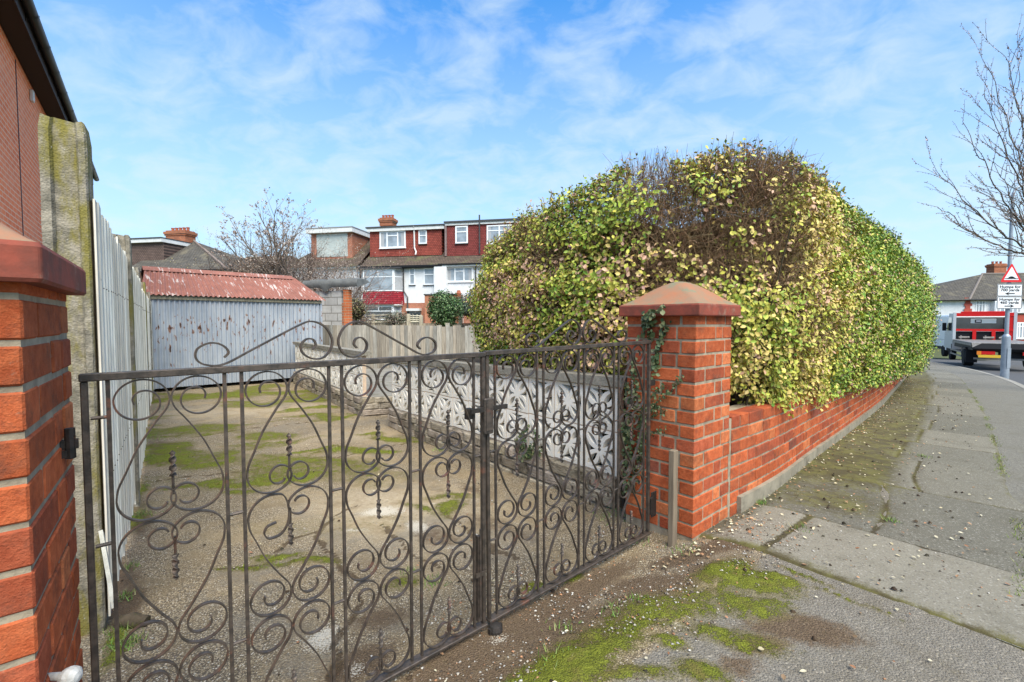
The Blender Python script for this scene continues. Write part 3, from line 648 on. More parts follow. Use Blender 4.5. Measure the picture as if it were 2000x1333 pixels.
L0 = Vector((-.932, .986, -.052))
g1 = make_leaf('iron_gate', 'left leaf of the rusty scrollwork iron gates, with the latch and a broken scroll', True)
gate_at(g1, L0, rzG)
g2 = make_leaf('iron_gate', 'right leaf of the rusty scrollwork iron gates, hung on the brick pillar under the hedge', False)
gate_at(g2, L0 + D1 * 1.113 + Vector((0, 0, .004)), rzG)
g2.rotation_euler = (0, -R(.55), rzG)
MW[g2.name] = Matrix.Translation(g2.location) @ g2.rotation_euler.to_matrix().to_4x4()
h = MB(); h.box(1.096, 1.118, -.012, .018, .10, .19); h.box(1.118, 1.165, -.004, .004, .075, .215, ch=.003); h.box(1.10, 1.15, .0, .012, .80, .83); h.build('hinge', m_darkiron, g2)
h = MB(); h.box(-.13, -.012, -.006, .006, .885, .905); h.tube([(-.025, -.003, .865), (-.025, -.003, .93)], .009, 8); h.box(-.137, -.130, -.03, .03, .82, .95, ch=.002)
h.box(-.11, -.03, -.012, -.006, .868, .884); h.build('hinge', m_darkiron, g1)
gs = thing('gate_stop', 'small iron gate stop lump in the soil where the two gate leaves meet', 'gate stop', L0 + D1 * 1.12 + Vector((.02, -.03, -.03)), rzG)
b = MB(); b.lathe([(.028, 0), (.028, .02), (.022, .035), (.008, .04)], 12); b.box(-.03, .03, -.006, .006, 0, .03); b.build('stop', m_darkiron, gs)
# pale knob on the near pillar
kb = at(122, 1322, .80)
b = MB(); b.lathe([(.006, -.03), (.0075, 0), (.014, .004), (.017, .012), (.016, .022), (.009, .029), (.002, .031)], 14, tuple(kb), axis='x'); b.build('knob', pbr('chipped_white', (.55, .54, .52), (.35, .33, .3), 40, rough=.7, bump=.5, bs=90), lp, world=True)
# stake in front of the right pillar
st0 = gnd(1313, 1068); st = thing('wooden_stake', 'short grey wooden stake standing against the right brick pillar', 'stake', (st0.x, st0.y, st0.z - .03), rzG)
b = MB(); Mx = Matrix.Rotation(R(1.5), 4, 'Y') @ Matrix.Rotation(R(-1), 4, 'X'); b.box(-.021, .021, -.016, .016, 0, .535, Mx, ch=.003, col=(.62, .53, .45)); b.build('stake', m_wood2, st)
# ================================================================ left fence of boards and concrete posts
FP = [(128, 243, 1.78), (236, 461, 3.17), (259, 523, 4.60), (274.5, 552, 6.04), (285.5, 571, 7.48)]
posts = [at(px, py, Yv) for px, py, Yv in FP]
p5 = posts[4] + (posts[4] - posts[2]) / 2; p6 = p5 + (p5 - posts[4]); posts += [p5, p6]
fdir = (posts[4] - posts[0]); fdir.z = 0; fdir.normalize(); fn = Vector((fdir.y, -fdir.x, 0))   # towards the drive
ft = thing('board_fence', 'tall silvery board fence with mossy concrete posts along the left of the drive', 'fence', (posts[0].x, posts[0].y, tz(posts[0].x, posts[0].y)))
def concrete_post(c, top, wx=.105, wy=.125):
    mb = MB(); g0 = tz(c.x, c.y) - .1; c = Vector((c.x, c.y, 0))
    sec = [(-wx / 2, -wy / 2), (-wx / 2 + .028, -wy / 2), (-wx / 2 + .036, -wy / 2 + .018), (wx / 2 - .032, -wy / 2 + .018), (wx / 2 - .024, -wy / 2), (wx / 2 - .006, -wy / 2), (wx / 2, -wy / 2 + .008), (wx / 2, wy / 2), (-wx / 2, wy / 2)]
    rows = []; n = 26
    for i in range(n + 1):
        z = g0 + (top - g0) * i / n; k = 1.0
        jx = [(random.uniform(-.001, .001), random.uniform(-.001, .001)) for _ in sec]
        if i == n: k = .90
        if i >= n - 1: z = top - .05 if i == n - 1 else top
        r = [c + fn * ((a + jx[q][0]) * k) + fdir * ((bb_ + jx[q][1]) * k) + Vector((0, 0, z + (random.uniform(-.006, .006) if i == n else 0))) for q, (a, bb_) in enumerate(sec)]
        rows.append(r + [r[0]])
    mb.sheet(rows); mb.add(rows[-1][:-1], [tuple(range(len(sec)))]); return mb
for i, p in enumerate(posts):
    top = p.z if i < 5 else 1.60
    concrete_post(p + fn * -.0, top, *((.13, .15) if i == 0 else (.105, .12))).build('concrete_post', m_post, ft, world=True)
for i in range(len(posts) - 1):
    a, c = posts[i], posts[i + 1]; L = (c - a).to_2d().length; mb = MB(); x = .07 if i else -.07; fo = .035 if i else .082
    ztop = [1.575, 1.54, 1.51, 1.51, 1.49, 1.46][i]
    while x < L - .07:
        wd = random.uniform(.105, .145); wd = min(wd, L - .06 - x); o = Vector((a.x, a.y, 0)) + fdir * x
        k = random.uniform(.72, 1.12); tn = random.uniform(-.04, .04); col = (k * (1 + tn), k, k * (1 - tn)); g0 = tz(o.x, o.y) + .03 + random.uniform(0, .05)
        zt = ztop - .03 * x / L + random.uniform(-.018, .018); dz = random.uniform(-.012, .012)
        M = frame_M(o + fn * .035, fdir, Vector((0, 0, 1)))
        lean = random.uniform(-.004, .004)
        vs = []
        for zz, f in ((g0, 0), (g0 + (zt - g0) * .5, .5), (zt, 1)):
            for (u_, d_) in ((0, 0), (wd + .010, 0), (wd + .010, -.020), (0, -.006)):
                q = o + fdir * (u_ + lean * f) + fn * (fo + d_ - .006 * (u_ / wd)); vs.append((q.x, q.y, zz + (dz * u_ / wd if f == 1 else 0)))
        mb.add(vs, [(0, 1, 2, 3), (8, 11, 10, 9)] + [(r * 4 + k_, r * 4 + 4 + k_, r * 4 + 4 + (k_ + 1) % 4, r * 4 + (k_ + 1) % 4) for r in (0, 1) for k_ in range(4)], col)
        x += wd
    mb.cur = (.16, .13, .11)
    for k in range(int(L / .1)):
        for zz in (1.25, .45):
            o = Vector((a.x, a.y, 0)) + fdir * (.1 + k * .1 + random.uniform(-.01, .01)) + fn * (fo + .001); mb.lathe([(.0028, 0), (.0028, .002)], 6, (o.x, o.y, zz + random.uniform(-.006, .006)), axis='x')
    mb.build('board_panel', m_wood, ft, world=True)
# two slipped boards leaning at the foot of the first bay
for (px, py, tx, ty, Yb, Yt) in ((224, 1190, 198, 1040, 1.56, 1.66),):
    a = at(px, py, Yb); c = at(tx, ty, Yt); dv_ = (c - a); L = dv_.length; dv_.normalize(); sd = dv_.cross(Vector((.8, .6, 0))).normalized()
    t = thing('loose_board', 'split grey board end leaning out from the foot of the fence just inside the gate', 'board', a)
    b = MB(); b.box(-.028, .028, -.006, .006, 0, L, frame_M(a, sd, dv_.cross(sd)), col=(.75, .75, .72)); b.build('board', m_wood, t, world=True)
# ================================================================ corrugated shed
A = gnd(296, 768); A = Vector((A.x, A.y, 0)); sd_ = Vector((1, .99, 0)).normalized()
tt = 1.0
for _ in range(60):
    q = A + sd_ * tt; px_ = 1000 + F * q.x / q.y; tt += (626 - px_) * .004
SW = tt; shn = Vector((-sd_.y, sd_.x, 0)); rzS = math.atan2(sd_.y, sd_.x); gs0 = tz(A.x, A.y)
sh = thing('corrugated_shed', 'low pale corrugated iron shed with a red roof at the end of the drive', 'shed', (A.x, A.y, gs0), rzS)
def corr(x0, x1, fn_, pitch=.081, amp=.010, n=8):
    """fn_(x, k, off) -> point, k in (0,1) along the sheet"""
    mb = MB(); m = int((x1 - x0) / pitch * n); rows = []
    for i in range(m + 1):
        x = x0 + (x1 - x0) * i / m; off = amp * math.sin(2 * math.pi * (x - x0) / pitch); rows.append([fn_(x, k, off) for k in (0, .33, .66, 1)])
    mb.sheet(rows); return mb
def galv():
    g = G('galvanised_corrugated'); n = g.noise(3, 7, .7, (1, 1, .35)); c = g.mix(g.ramp(n, .3, .7), (.28, .315, .36), (.41, .44, .475)); c = g.mix(g.ramp(g.noise(7, 7, .7, (3, 3, .25)), .55, .7, 0, .6), c, (.50, .47, .42))
    band = g.n('ShaderNodeTexCoord'); sp = g.n('ShaderNodeSeparateXYZ'); g.l(band.outputs['Object'], sp.inputs[0])
    zf = g.math('MULTIPLY', g.ramp(sp.outputs['Z'], .55, .85), g.ramp(sp.outputs['Z'], 1.6, 1.35))
    v = g.noise(9, 4, .55, (2.1, 2.1, .8)); v2 = g.noise(2.2, 3, .5)
    f = g.math('ADD', g.math('ADD', v, g.math('MULTIPLY', zf, .075)), g.math('MULTIPLY', g.math('SUBTRACT', v2, .5), .22))
    c = g.mix(g.ramp(f, .685, .705), c, (.14, .055, .035)); c = g.mix(g.ramp(f, .655, .70, 0, .5), c, (.30, .16, .10)); c = g.mix(g.ramp(f, .735, .75, 0, .9), c, (.02, .012, .01))
    g.bump(g.noise(60, 4), .2, .002); return g.done(c, .55, .15, .4)
m_galv = galv()
def redroof():
    g = G('red_corrugated'); c = g.mix(g.ramp(g.noise(4, 7, .7, (1, 1, 1)), .3, .7), (.31, .135, .105), (.22, .10, .08)); n = g.noise(6, 8, .72, (4.5, .5, .5)); n2 = g.noise(1.6, 3)
    f = g.math('ADD', n, g.math('MULTIPLY', g.math('SUBTRACT', n2, .5), .3)); c = g.mix(g.ramp(f, .585, .61, 0, .95), c, (.52, .45, .42))
    return g.done(c, .8)
m_red = redroof()
EH = 1.80
corr(0, SW, lambda x, k, o: (x, o * 1.6, .07 + (EH - .07) * k)).build('front_wall', m_galv, sh, smooth=True)
corr(0, 2.0, lambda y, k, o: (SW + o, y, .0 + EH * k)).build('side_wall', m_galv, sh, smooth=True)
corr(0, 2.0, lambda y, k, o: (o, y, .0 + EH * k)).build('side_wall', m_galv, sh, smooth=True)
MB().box(0, SW, 2.0, 2.03, 0, EH).build('back_wall', m_wood2, sh)
MB().box(-.02, SW + .02, -.045, -.013, EH - .075, EH - .005, col=(.7, .7, .6)).build('eaves_board', m_wood2, sh)
MB().box(-.05, 0, -.03, .02, 0, EH - .08, col=(.9, .85, .75)).build('corner_batten', m_wood2, sh)
MB().box(SW, SW + .04, -.02, .02, .0, EH - .08, col=(.9, .9, .9)).build('corner_batten', m_galv, sh)
RD, RZ = .95, 2.36
def roofp(x, k, o):
    # ridge is a little shorter than the eaves at the right
    xe = x; xr = x * (SW - .46) / SW + .16; xx = xe + (xr - xe) * k
    y = -.09 + (RD + .09) * k; z = EH + .0 + (RZ - EH) * k; nn = Vector((0, -(RZ - EH), RD)).normalized()
    return (xx, y + nn.y * o, z + nn.z * o)
corr(-.12, SW + .10, roofp, amp=.013).build('roof_sheet', m_red, sh, smooth=True)
b = MB(); b.sheet([[(x, RD - .13 + .0, RZ - .045), (x, RD, RZ + .045), (x, RD + .15, RZ - .04)] for x in (.02, SW - .28)]); b.build('ridge_cap', m_red, sh)
b = MB(); b.sheet([[(x, RD, RZ), (x, 2.1, EH + .05)] for x in (.02, SW - .3)]); b.build('rear_roof', m_red, sh)
b = MB()
for y0, z0 in ((-.1, EH),): b.add([(-.02, 0, EH), (-.02, RD, RZ - .02), (-.02, 2, EH)], [(0, 1, 2)])
b.add([(SW - .02, 0, EH), (SW - .25, RD, RZ - .02), (SW - .02, 2, EH)], [(0, 1, 2)]); b.build('gable_boards', m_wood2, sh)
# ================================================================ pierced screen walls on stone plinths
def pierced_block():
    cu = bpy.data.curves.new('blk', 'CURVE'); cu.dimensions = '2D'; cu.fill_mode = 'BOTH'; cu.extrude = .026
    def poly(P):
        s = cu.splines.new('POLY'); s.points.add(len(P) - 1); s.use_cyclic_u = True
        for i, (x, y) in enumerate(P): s.points[i].co = (x, y, 0, 1)
    S_ = .140; poly([(-S_, -S_), (S_, -S_), (S_, S_), (-S_, S_)])
    for q in range(4):
        a = math.pi / 4 + q * math.pi / 2; ca, sa = math.cos(a), math.sin(a)
        P = []
        L0_, L1_ = .030, .158; n = 8
        for sg in (1, -1):
            for i in range(n):
                u = i / n if sg == 1 else 1 - i / n; r = L0_ + (L1_ - L0_) * u; wv_ = sg * .0195 * math.sin(math.pi * u); P.append((r * ca - wv_ * sa, r * sa + wv_ * ca))
        poly(P)
        a = q * math.pi / 2; ca, sa = math.cos(a), math.sin(a); P = []
        # three-sided hole with concave sides, apex to the middle, base along the block edge
        tip = (.032, 0); c1 = (.121, .078); c2 = (.121, -.078)
        for i in range(7):
            u = i / 6; x = tip[0] + (c1[0] - tip[0]) * u; y = tip[1] + (c1[1] - tip[1]) * u; k_ = .022 * math.sin(math.pi * u); P.append((x + k_ * .66, y - k_ * .75))
        for i in range(6, 0, -1):
            u = i / 6; x = tip[0] + (c2[0] - tip[0]) * u; y = tip[1] + (c2[1] - tip[1]) * u; k_ = .022 * math.sin(math.pi * u); P.append((x + k_ * .66, y + k_ * .75))
        poly([(x * ca - y * sa, x * sa + y * ca) for x, y in P])
    ob = bpy.data.objects.new('blk', cu); COL.objects.link(ob); dg = bpy.context.evaluated_depsgraph_get()
    me = bpy.data.meshes.new_from_object(ob.evaluated_get(dg)); bpy.data.objects.remove(ob)
    me.transform(Matrix.Rotation(R(90), 4, 'X')); me.name = 'pierced_block'; me.polygons.foreach_set('use_smooth', [False] * len(me.polygons)); return me
blk = pierced_block(); blk.materials.clear()
m_blk = pbr('white_screen_block', (.88, .83, .75), (.76, .71, .62), 5, c3=(.40, .36, .28), s3=9, t3=(.62, .75), rough=.85, bump=.3, bs=90); blk.materials.append(m_blk)
m_joint = pbr('peach_mortar', (.62, .46, .33), (.48, .37, .28), 12, rough=.9)
m_stone = pbr('plinth_stone', (.36, .31, .25), (.25, .215, .17), 7, (1, 1, 2.5), c3=(.09, .075, .05), s3=6, t3=(.5, .7), rough=.95, bump=1, bs=25, bst=(1, 1, 3), bd=.02, attr=True)
m_coping = pbr('coping_concrete', (.33, .30, .25), (.20, .185, .15), 20, c3=(.10, .095, .07), s3=6, t3=(.5, .68), rough=.95, bump=.9, bs=70, bd=.005)
def plinth(mb, L, z0, z1, depth=.16, end=False):
    """courses of rock-faced stone, local x 0..L, face at y=0"""
    z = z0; n = 4; hh = (z1 - z0) / n
    for k in range(n):
        x = -.0 + (0 if k % 2 else -.0)
        while x < L - .01:
            wd = min(random.uniform(.16, .42), L - x); c = random.uniform(.75, 1.3); ff = random.uniform(-.008, .010)
            X0, X1, Z0, Z1 = x, x + wd - .006, z + .004, z + hh - .004; nx_ = max(3, int(wd / .05))
            # rock face: small grid pushed out
            rows = []
            dd_ = random.uniform(.006, .016)
            for iz, zf in enumerate((0, .14, .86, 1)):
                r = []
                for ix in range(nx_ + 1):
                    e = ix in (0, nx_) or iz in (0, 3)
                    r.append((X0 + (X1 - X0) * ix / nx_, .006 if e else -ff - dd_ - random.uniform(.0, .003), Z0 + (Z1 - Z0) * zf))
                rows.append(r)
            mb.sheet(rows, (c, c * random.uniform(.95, 1), c * random.uniform(.88, 1)))
            x += wd
        z += hh
def screen(name, label, P0, P1, zb0, zb1, nb, group, coping0=.06):
    """P0 near end, P1 far end (ground points); zb = level under the blocks"""
    d = (P1 - P0); d.z = 0; L = d.length; d.normalize(); rz = math.atan2(d.y, d.x)
    t = thing(name, label, 'screen wall', (P0.x, P0.y, 0), rz, group)
    # the drive lies on the left side of the direction P0 -> P1, so the face is at +y; build mirrored
    sl_ = (zb1 - zb0) / L; Sh = Matrix.Identity(4); Sh[2][0] = sl_
    bw = L / nb; Bm = Matrix.Diagonal((bw / .29, 1, 1, 1))
    bm = blk.copy(); 
    for i in range(nb):
        for r in (0, 1):
            ob = bpy.data.objects.new('pierced_block', blk if False else bm); COL.objects.link(ob); ob.parent = t; MW[ob.name] = Matrix.Identity(4)
            ob.location = (bw * (i + .5), -.033, zb0 + sl_ * bw * (i + .5) + .1435 + .29 * r); ob.scale = (bw / .29, 1, 1)
    j = MB()
    for i in range(nb + 1):
        x = bw * i; j.box(x - .006, x + .006, -.058, -.0105, zb0 + sl_ * x, zb0 + sl_ * x + .585)
    for r in (0, 1, 2):
        z = zb0 + .29 * r - (.0015); j.add([(0, y, z + dz) for y in (-.091, -.012) for dz in (-.005, .0055)] + [(L, y, z + sl_ * L + dz) for y in (-.091, -.012) for dz in (-.005, .0055)], [(0, 1, 3, 2), (4, 6, 7, 5), (0, 4, 5, 1), (2, 3, 7, 6), (1, 5, 7, 3), (0, 2, 6, 4)])
    j.build('mortar', m_joint, t)
    c = MB(); x = -.05
    while x < L + .03:
        e = min(x + .9, L + .05); za, zc = zb0 + sl_ * x + .584, zb0 + sl_ * e + .584
        c.add([(xx, y, zz + dz) for xx, zz in ((x, za), (e - .006, zc)) for y in (-.125, .022) for dz in (0, coping0)], [(0, 1, 3, 2), (4, 6, 7, 5), (0, 4, 5, 1), (2, 3, 7, 6), (1, 5, 7, 3), (0, 2, 6, 4)]); x = e
    c.build('coping', m_coping, t)
    pb = MB(); plinth(pb, L + .04, tz(P1.x, P1.y) - .05, 0.0, )
    # shear the plinth so its top meets the blocks
    zlo = min(tz(P0.x, P0.y), tz(P1.x, P1.y)) - .08; pb = MB(); plinth(pb, L + .05, 0, 1)
    def f(v):
        x, y, z = v; top = zb0 + sl_ * x - .006; return (x, .03 - y, zlo + (top - zlo) * z)
    pb.v = [f(v) for v in pb.v]
    pb.add([(x, y, z) for x, tp in ((-.0, zb0), (L + .05, zb1)) for y in (-.13, .022) for z in (zlo, tp - .008)], [(0, 1, 3, 2), (4, 6, 7, 5), (0, 4, 5, 1), (2, 3, 7, 6), (1, 5, 7, 3)], (.8, .8, .8))
    pb.build('stone_plinth', m_stone, t); return t, d, L
GS = 'white pierced-block screen walls'
P0 = at(1206, 742, 2.89); P1 = at(764, 699.5, 5.69)
s1, sd1, sl1 = screen('screen_wall', 'near screen wall of white pierced blocks running from the right brick pillar', P0, P1, .108, .026, 12, GS)
Q1 = gnd(577, 749); Q0 = gnd(708, 813)
s2, sd2, sl2 = screen('screen_wall', 'far screen wall of white pierced blocks beside the corrugated shed', Q0, Q1, .05, .03, 14, GS)
# raised paved step between and behind the screens
hd = Vector((sd2.y, -sd2.x, 0))
te = thing('raised_terrace', 'raised paved terrace with a stone step edge between the two screen walls', 'terrace', (Q0.x, Q0.y, 0))
b = MB(); TW = 2.3; b2 = MB(); plinth(b2, TW, 0, 1); z0_ = tz(Q0.x, Q0.y) - .08
M = frame_M(Vector((Q0.x, Q0.y, 0)), Vector((.93, .36, 0)).normalized(), Vector((0, 0, 1)))
ed = Vector((.93, .36, 0)).normalized(); en = Vector((ed.y, -ed.x, 0))
b2.v = [tuple(Vector((Q0.x, Q0.y, 0)) + ed * v[0] + en * (.03 - v[1]) + Vector((0, 0, z0_ + (.045 - z0_) * v[2]))) for v in b2.v]
b2.build('stone_edge', m_stone, te, world=True)
q = [Vector((Q0.x, Q0.y, 0)), Vector((Q0.x, Q0.y, 0)) + ed * TW, Vector((Q0.x, Q0.y, 0)) + ed * TW + sd2 * 4.2, Vector((Q0.x, Q0.y, 0)) + sd2 * 4.2]
cx_ = sum(q, Vector()) / 4
b.prism([(v.x, v.y) for v in q], z0_, .048, 'z'); b.build('paving', pbr('terrace_slabs', (.27, .25, .21), (.19, .175, .15), 5, c3=(.12, .11, .06), s3=4, t3=(.52, .7), rough=.95, bump=.5, bs=60), te, world=True)
# planting bed behind the near screen, heightened as dark backing for its holes
b = MB(); q = [Vector((P0.x, P0.y, 0)) - sd1 * .25, Vector((P1.x, P1.y, 0)) - sd1 * .0, Vector((P1.x, P1.y, 0)) + Vector((1.6, 2.0, 0)), Vector((P0.x, P0.y, 0)) + Vector((2.2, 1.6, 0))]
off = Vector((sd1.y, -sd1.x, 0)) * .075; q = [v + off for v in q]
b.prism([(v.x, v.y) for v in q], -.25, .57, 'z'); b.build('planting_bed', pbr('dark_soil', (.045, .034, .025), (.075, .058, .038), 20, rough=1, bump=1, bs=40, bd=.02), kind='structure')
# ---------------------------------------------------------------- back fence
def boards(name, label, A_, B_, ztop, group=None, wd0=.1, m=m_wood2, jag=.02, posts_=0, zb=None):
    d = B_ - A_; d.z = 0; L = d.length; d.normalize(); t = thing(name, label, 'fence', (A_.x, A_.y, 0), math.atan2(d.y, d.x), group); mb = MB(); x = 0
    while x < L:
        wd = random.uniform(wd0 * .8, wd0 * 1.2); k = random.uniform(.75, 1.3); tn = random.uniform(-.05, .06); f = x / L; zt = ztop(f) + random.uniform(-jag, jag); z0 = tz(A_.x + d.x * x, A_.y + d.y * x) - .05 if zb is None else zb; y = random.uniform(-.012, .012)
        mb.box(x, x + wd - .004, y - .01, y + .008, z0, zt, col=(k * (1 + tn), k, k * (1 - tn))); x += wd
    mb.build('boards', m, t)
    MB().box(0, L, .022, .06, ztop(0) - .35, ztop(0) - .28).build('rail', m, t)
    for k in range(posts_):
        x = L * (k + .5) / posts_; MB().box(x - .04, x + .04, .02, .10, -.3, ztop(x / L) + .06, col=(1.2, 1.2, 1.1)).build('post', m, t)
    return t
boards('board_fence', 'low weathered grey board fence across the back beside the shed', at(612, 640, 11.1), at(845, 638, 10.5), lambda f: 1.03 - .01 * f, None, jag=.007)
boards('board_fence', 'paler ragged-topped grey board fence disappearing behind the hedge', at(846, 636, 10.4), at(1010, 640, 10.0), lambda f: 1.03 - .05 * f, None, jag=.035, posts_=3)
# far garden: trellis panels with posts
tr = thing('trellis_fence', 'weathered trellis garden fence with grey posts in front of the white house', 'fence', at(680, 640, 16)); b = MB()
A_ = at(672, 629, 16.5); B_ = at(960, 629, 15.4); dd = (B_ - A_); dd.z = 0
def tp(f, z): return A_ + dd * f + Vector((0, 0, z - A_.z))
for f in (.08, .21, .375, .455, .54, .70, .80, .93):
    p = tp(f, 0); h = random.uniform(1.28, 1.42); MB().box(p.x - .06, p.x + .06, p.y - .06, p.y + .06, -.5, h, ch=.01, col=(1.4, 1.35, 1.2)).build('post', m_wood2, tr, world=True)
def rail(f0, z0, f1, z1, w_=.03, nm='rail'):
    MB().tube([tp(f0, z0), tp(f1, z1)], w_, 4, col=(1.6, 1.6, 1.45)).build(nm, m_wood2, tr, world=True)
rail(.0, 1.08, .54, 1.10); rail(.05, 1.30, .375, 1.36, .02); rail(.0, 1.17, .3, 1.24, .02)
for k in range(3): rail(.455, 1.17 + .07 * k, .54, 1.17 + .07 * k, .022)
for k in range(4): rail(.458 + .027 * k, 1.1, .458 + .027 * k, 1.36, .02)
b = MB()
for x in np.arange(0, 1, .008):
    k = random.uniform(.6, 1.1); p = tp(x, 0); q_ = tp(x + .0075, 0); b.add([(p.x, p.y, -.5), (q_.x, q_.y, -.5), (q_.x, q_.y, 1.06), (p.x, p.y, 1.06)], [(0, 1, 2, 3)], (k, k * .95, k * .88))
b.build('lower_boards', m_wood2, tr, world=True)
# ---------------------------------------------------------------- block garage with felt roof
gp = at(612, 636, 13.2); gq = at(706, 636, 12.6); gd = gq - gp; gd.z = 0; gL = gd.length; ga = math.atan2(gd.y, gd.x)
gg = thing('block_garage', 'small garage of pale concrete blocks under a sagging dark felt roof', 'garage', (gp.x, gp.y, 0), ga)
zt = 1.106 + (629 - 569) * 13 / F; zr = 1.106 + (629 - 548) * 13 / F
m_gb = coursed('concrete_blocks', (.50, .49, .46), (.38, .37, .35), (.20, .19, .17), .44, .225, .014)
MB().box(0, gL * .60, 0, .1, -.5, zt, ch=.004).build('block_wall', m_gb, gg)
MB().box(gL * .60, gL * .66, .02, .12, -.5, zt - .35).build('brick_infill', coursed('pale_red_bricks', (.45, .16, .07), (.38, .13, .07), (.3, .27, .22), .215, .075), gg)
MB().box(gL * .66, gL * .76, -.04, .12, -.5, zt + .02, ch=.006).build('brick_pier', coursed('orange_bricks', (.60, .17, .06), (.50, .14, .06), (.40, .3, .2), .3, .075, .008), gg)
b = MB(); rows = []
for i in range(30):
    x = -.25 + (gL + .22) * i / 29; s_ = random.uniform(-.012, .012); sag = -.02 * math.sin(i * .7)
    drop = .22 + .14 * math.exp(-((i - 12) / 1.6) ** 2)
    rows.append([(x, -.10, zr - drop + s_), (x, -.14, zr - .15 + s_), (x, -.12, zr - .0 + sag), (x, .2, zr + .03 + sag), (x, .45, zr - .06)])
b.sheet(rows); b.add(rows[0], [(0, 1, 2, 3, 4)]); b.add(rows[-1], [(4, 3, 2, 1, 0)]); b.build('felt_roof', pbr('grey_felt', (.11, .115, .115), (.17, .175, .17), 4, rough=.8, bump=.5, bs=8, bd=.02), gg, smooth=True)
# ================================================================ leaves and twigs
def leafmesh(name, C, Nn, U_, size, wid, cols, m, parent=None, lowpoly=False, **kw):
    """C centres(base), Nn normals, U_ leaf axis; all (n,3)"""
    Nn = Nn / np.linalg.norm(Nn, axis=1, keepdims=True); U_ = U_ - Nn * np.sum(U_ * Nn, 1, keepdims=True); U_ /= (np.linalg.norm(U_, axis=1, keepdims=True) + 1e-9)
    W_ = np.cross(Nn, U_); n = len(C); s = size[:, None]; wd = (size * wid)[:, None]
    if lowpoly:
        T = [(0, 0, 0), (-.5, .5, .0), (0, 1, -.05), (.5, .5, .0)]; Fc = np.array([[0, 3, 2, 1]])
    else:
        T = [(0, 0, 0), (-.42, .28, .07), (-.46, .62, .05), (0, 1, -.06), (.46, .62, .05), (.42, .28, .07), (0, .48, -.04)]
        Fc = np.array([[0, 6, 1, 1], [0, 5, 6, 6], [1, 6, 2, 2], [6, 5, 4, 4], [2, 6, 3, 3], [6, 4, 3, 3]])[:, :3]
    V = np.stack([C + W_ * (a * wd) + U_ * (b_ * s) + Nn * (c * s) for a, b_, c in T], 1).reshape(-1, 3)
    Fa = (Fc[None] + (np.arange(n) * len(T))[:, None, None]).reshape(-1, Fc.shape[1])
    me = npmesh(name, V, Fa, np.repeat(cols, len(T), 0)); return link(name, me, m, parent, **kw)
def twigmesh(name, A_, B_, ra, rb, cols, m, parent=None, **kw):
    d = B_ - A_; d /= (np.linalg.norm(d, axis=1, keepdims=True) + 1e-9); a = np.cross(d, RNG.normal(size=d.shape)); a /= (np.linalg.norm(a, axis=1, keepdims=True) + 1e-9); c = np.cross(d, a)
    V = []
    for P_, r in ((A_, ra), (B_, rb)):
        for th in (0, 2.094, 4.189): V.append(P_ + (a * math.cos(th) + c * math.sin(th)) * np.asarray(r).reshape(-1, 1))
    V = np.stack(V, 1).reshape(-1, 3); Fc = np.array([[0, 1, 4, 3], [1, 2, 5, 4], [2, 0, 3, 5]]); Fa = (Fc[None] + (np.arange(len(A_)) * 6)[:, None, None]).reshape(-1, 4)
    return link(name, npmesh(name, V, Fa, np.repeat(cols, 6, 0)), m, parent, **kw)
# ================================================================ the hedge
def wo_(s, off):
    p, t, n = wl(s); q = p + n * off; return (q.x, q.y)
HPd = [(1.5, 6.6), (.55, 6.3), (-.10, 5.75), (-.36, 5.15), (-.22, 4.5), (.05, 3.95), (.33, 3.5), (.66, 3.16), (1.02, 3.0), (1.42, 2.93), wo_(1.12, .03), wo_(1.8, .09), wo_(2.6, .14), wo_(3.6, .18), wo_(5, .24), wo_(6.5, .30), wo_(8, .36), wo_(9.5, .40), wo_(11, .40), wo_(12.3, .30), wo_(13.2, -.1), wo_(13.5, -.8)]
HP = resample([Vector((x, y, 0)) for x, y in HPd], .05); HN = len(HP); HPa = np.array([[p.x, p.y] for p in HP])
HT = np.gradient(HPa, axis=0); HT /= np.linalg.norm(HT, axis=1, keepdims=True); HO = np.stack([HT[:, 1], -HT[:, 0]], -1)
for _ in range(6): HO = (np.vstack([HO[:1], HO[:-1]]) + HO + np.vstack([HO[1:], HO[-1:]])) / 3
HO /= np.linalg.norm(HO, axis=1, keepdims=True)
zg_ = terrain(HPa[:, 0], HPa[:, 1])
xs_k = [0, .55, 1.02, 2, 3, 5, 7, 9, 12, 20]
def hz0(i):   # bottom of the foliage above world zero
    x, y = HPa[i, 0], HPa[i, 1]; left = x < 1.0
    return np.where(left, .60 - .0 * y, np.interp(x, [1.0, 1.4, 2.2, 3.5, 5.5, 8, 10, 13, 20], [.74, .62, .44, .40, .30, .16, .06, -.25, -.5]))
def hz1(i):
    x, y = HPa[i, 0], HPa[i, 1]
    return np.interp(x, [-.4, .05, .35, .66, 1.02, 1.42, 1.9, 2.4, 4, 6, 8, 11, 20], [1.90, 2.03, 2.08, 2.13, 2.16, 2.26, 2.30, 2.31, 2.28, 2.21, 2.11, 2.02, 1.7])
RND = .34
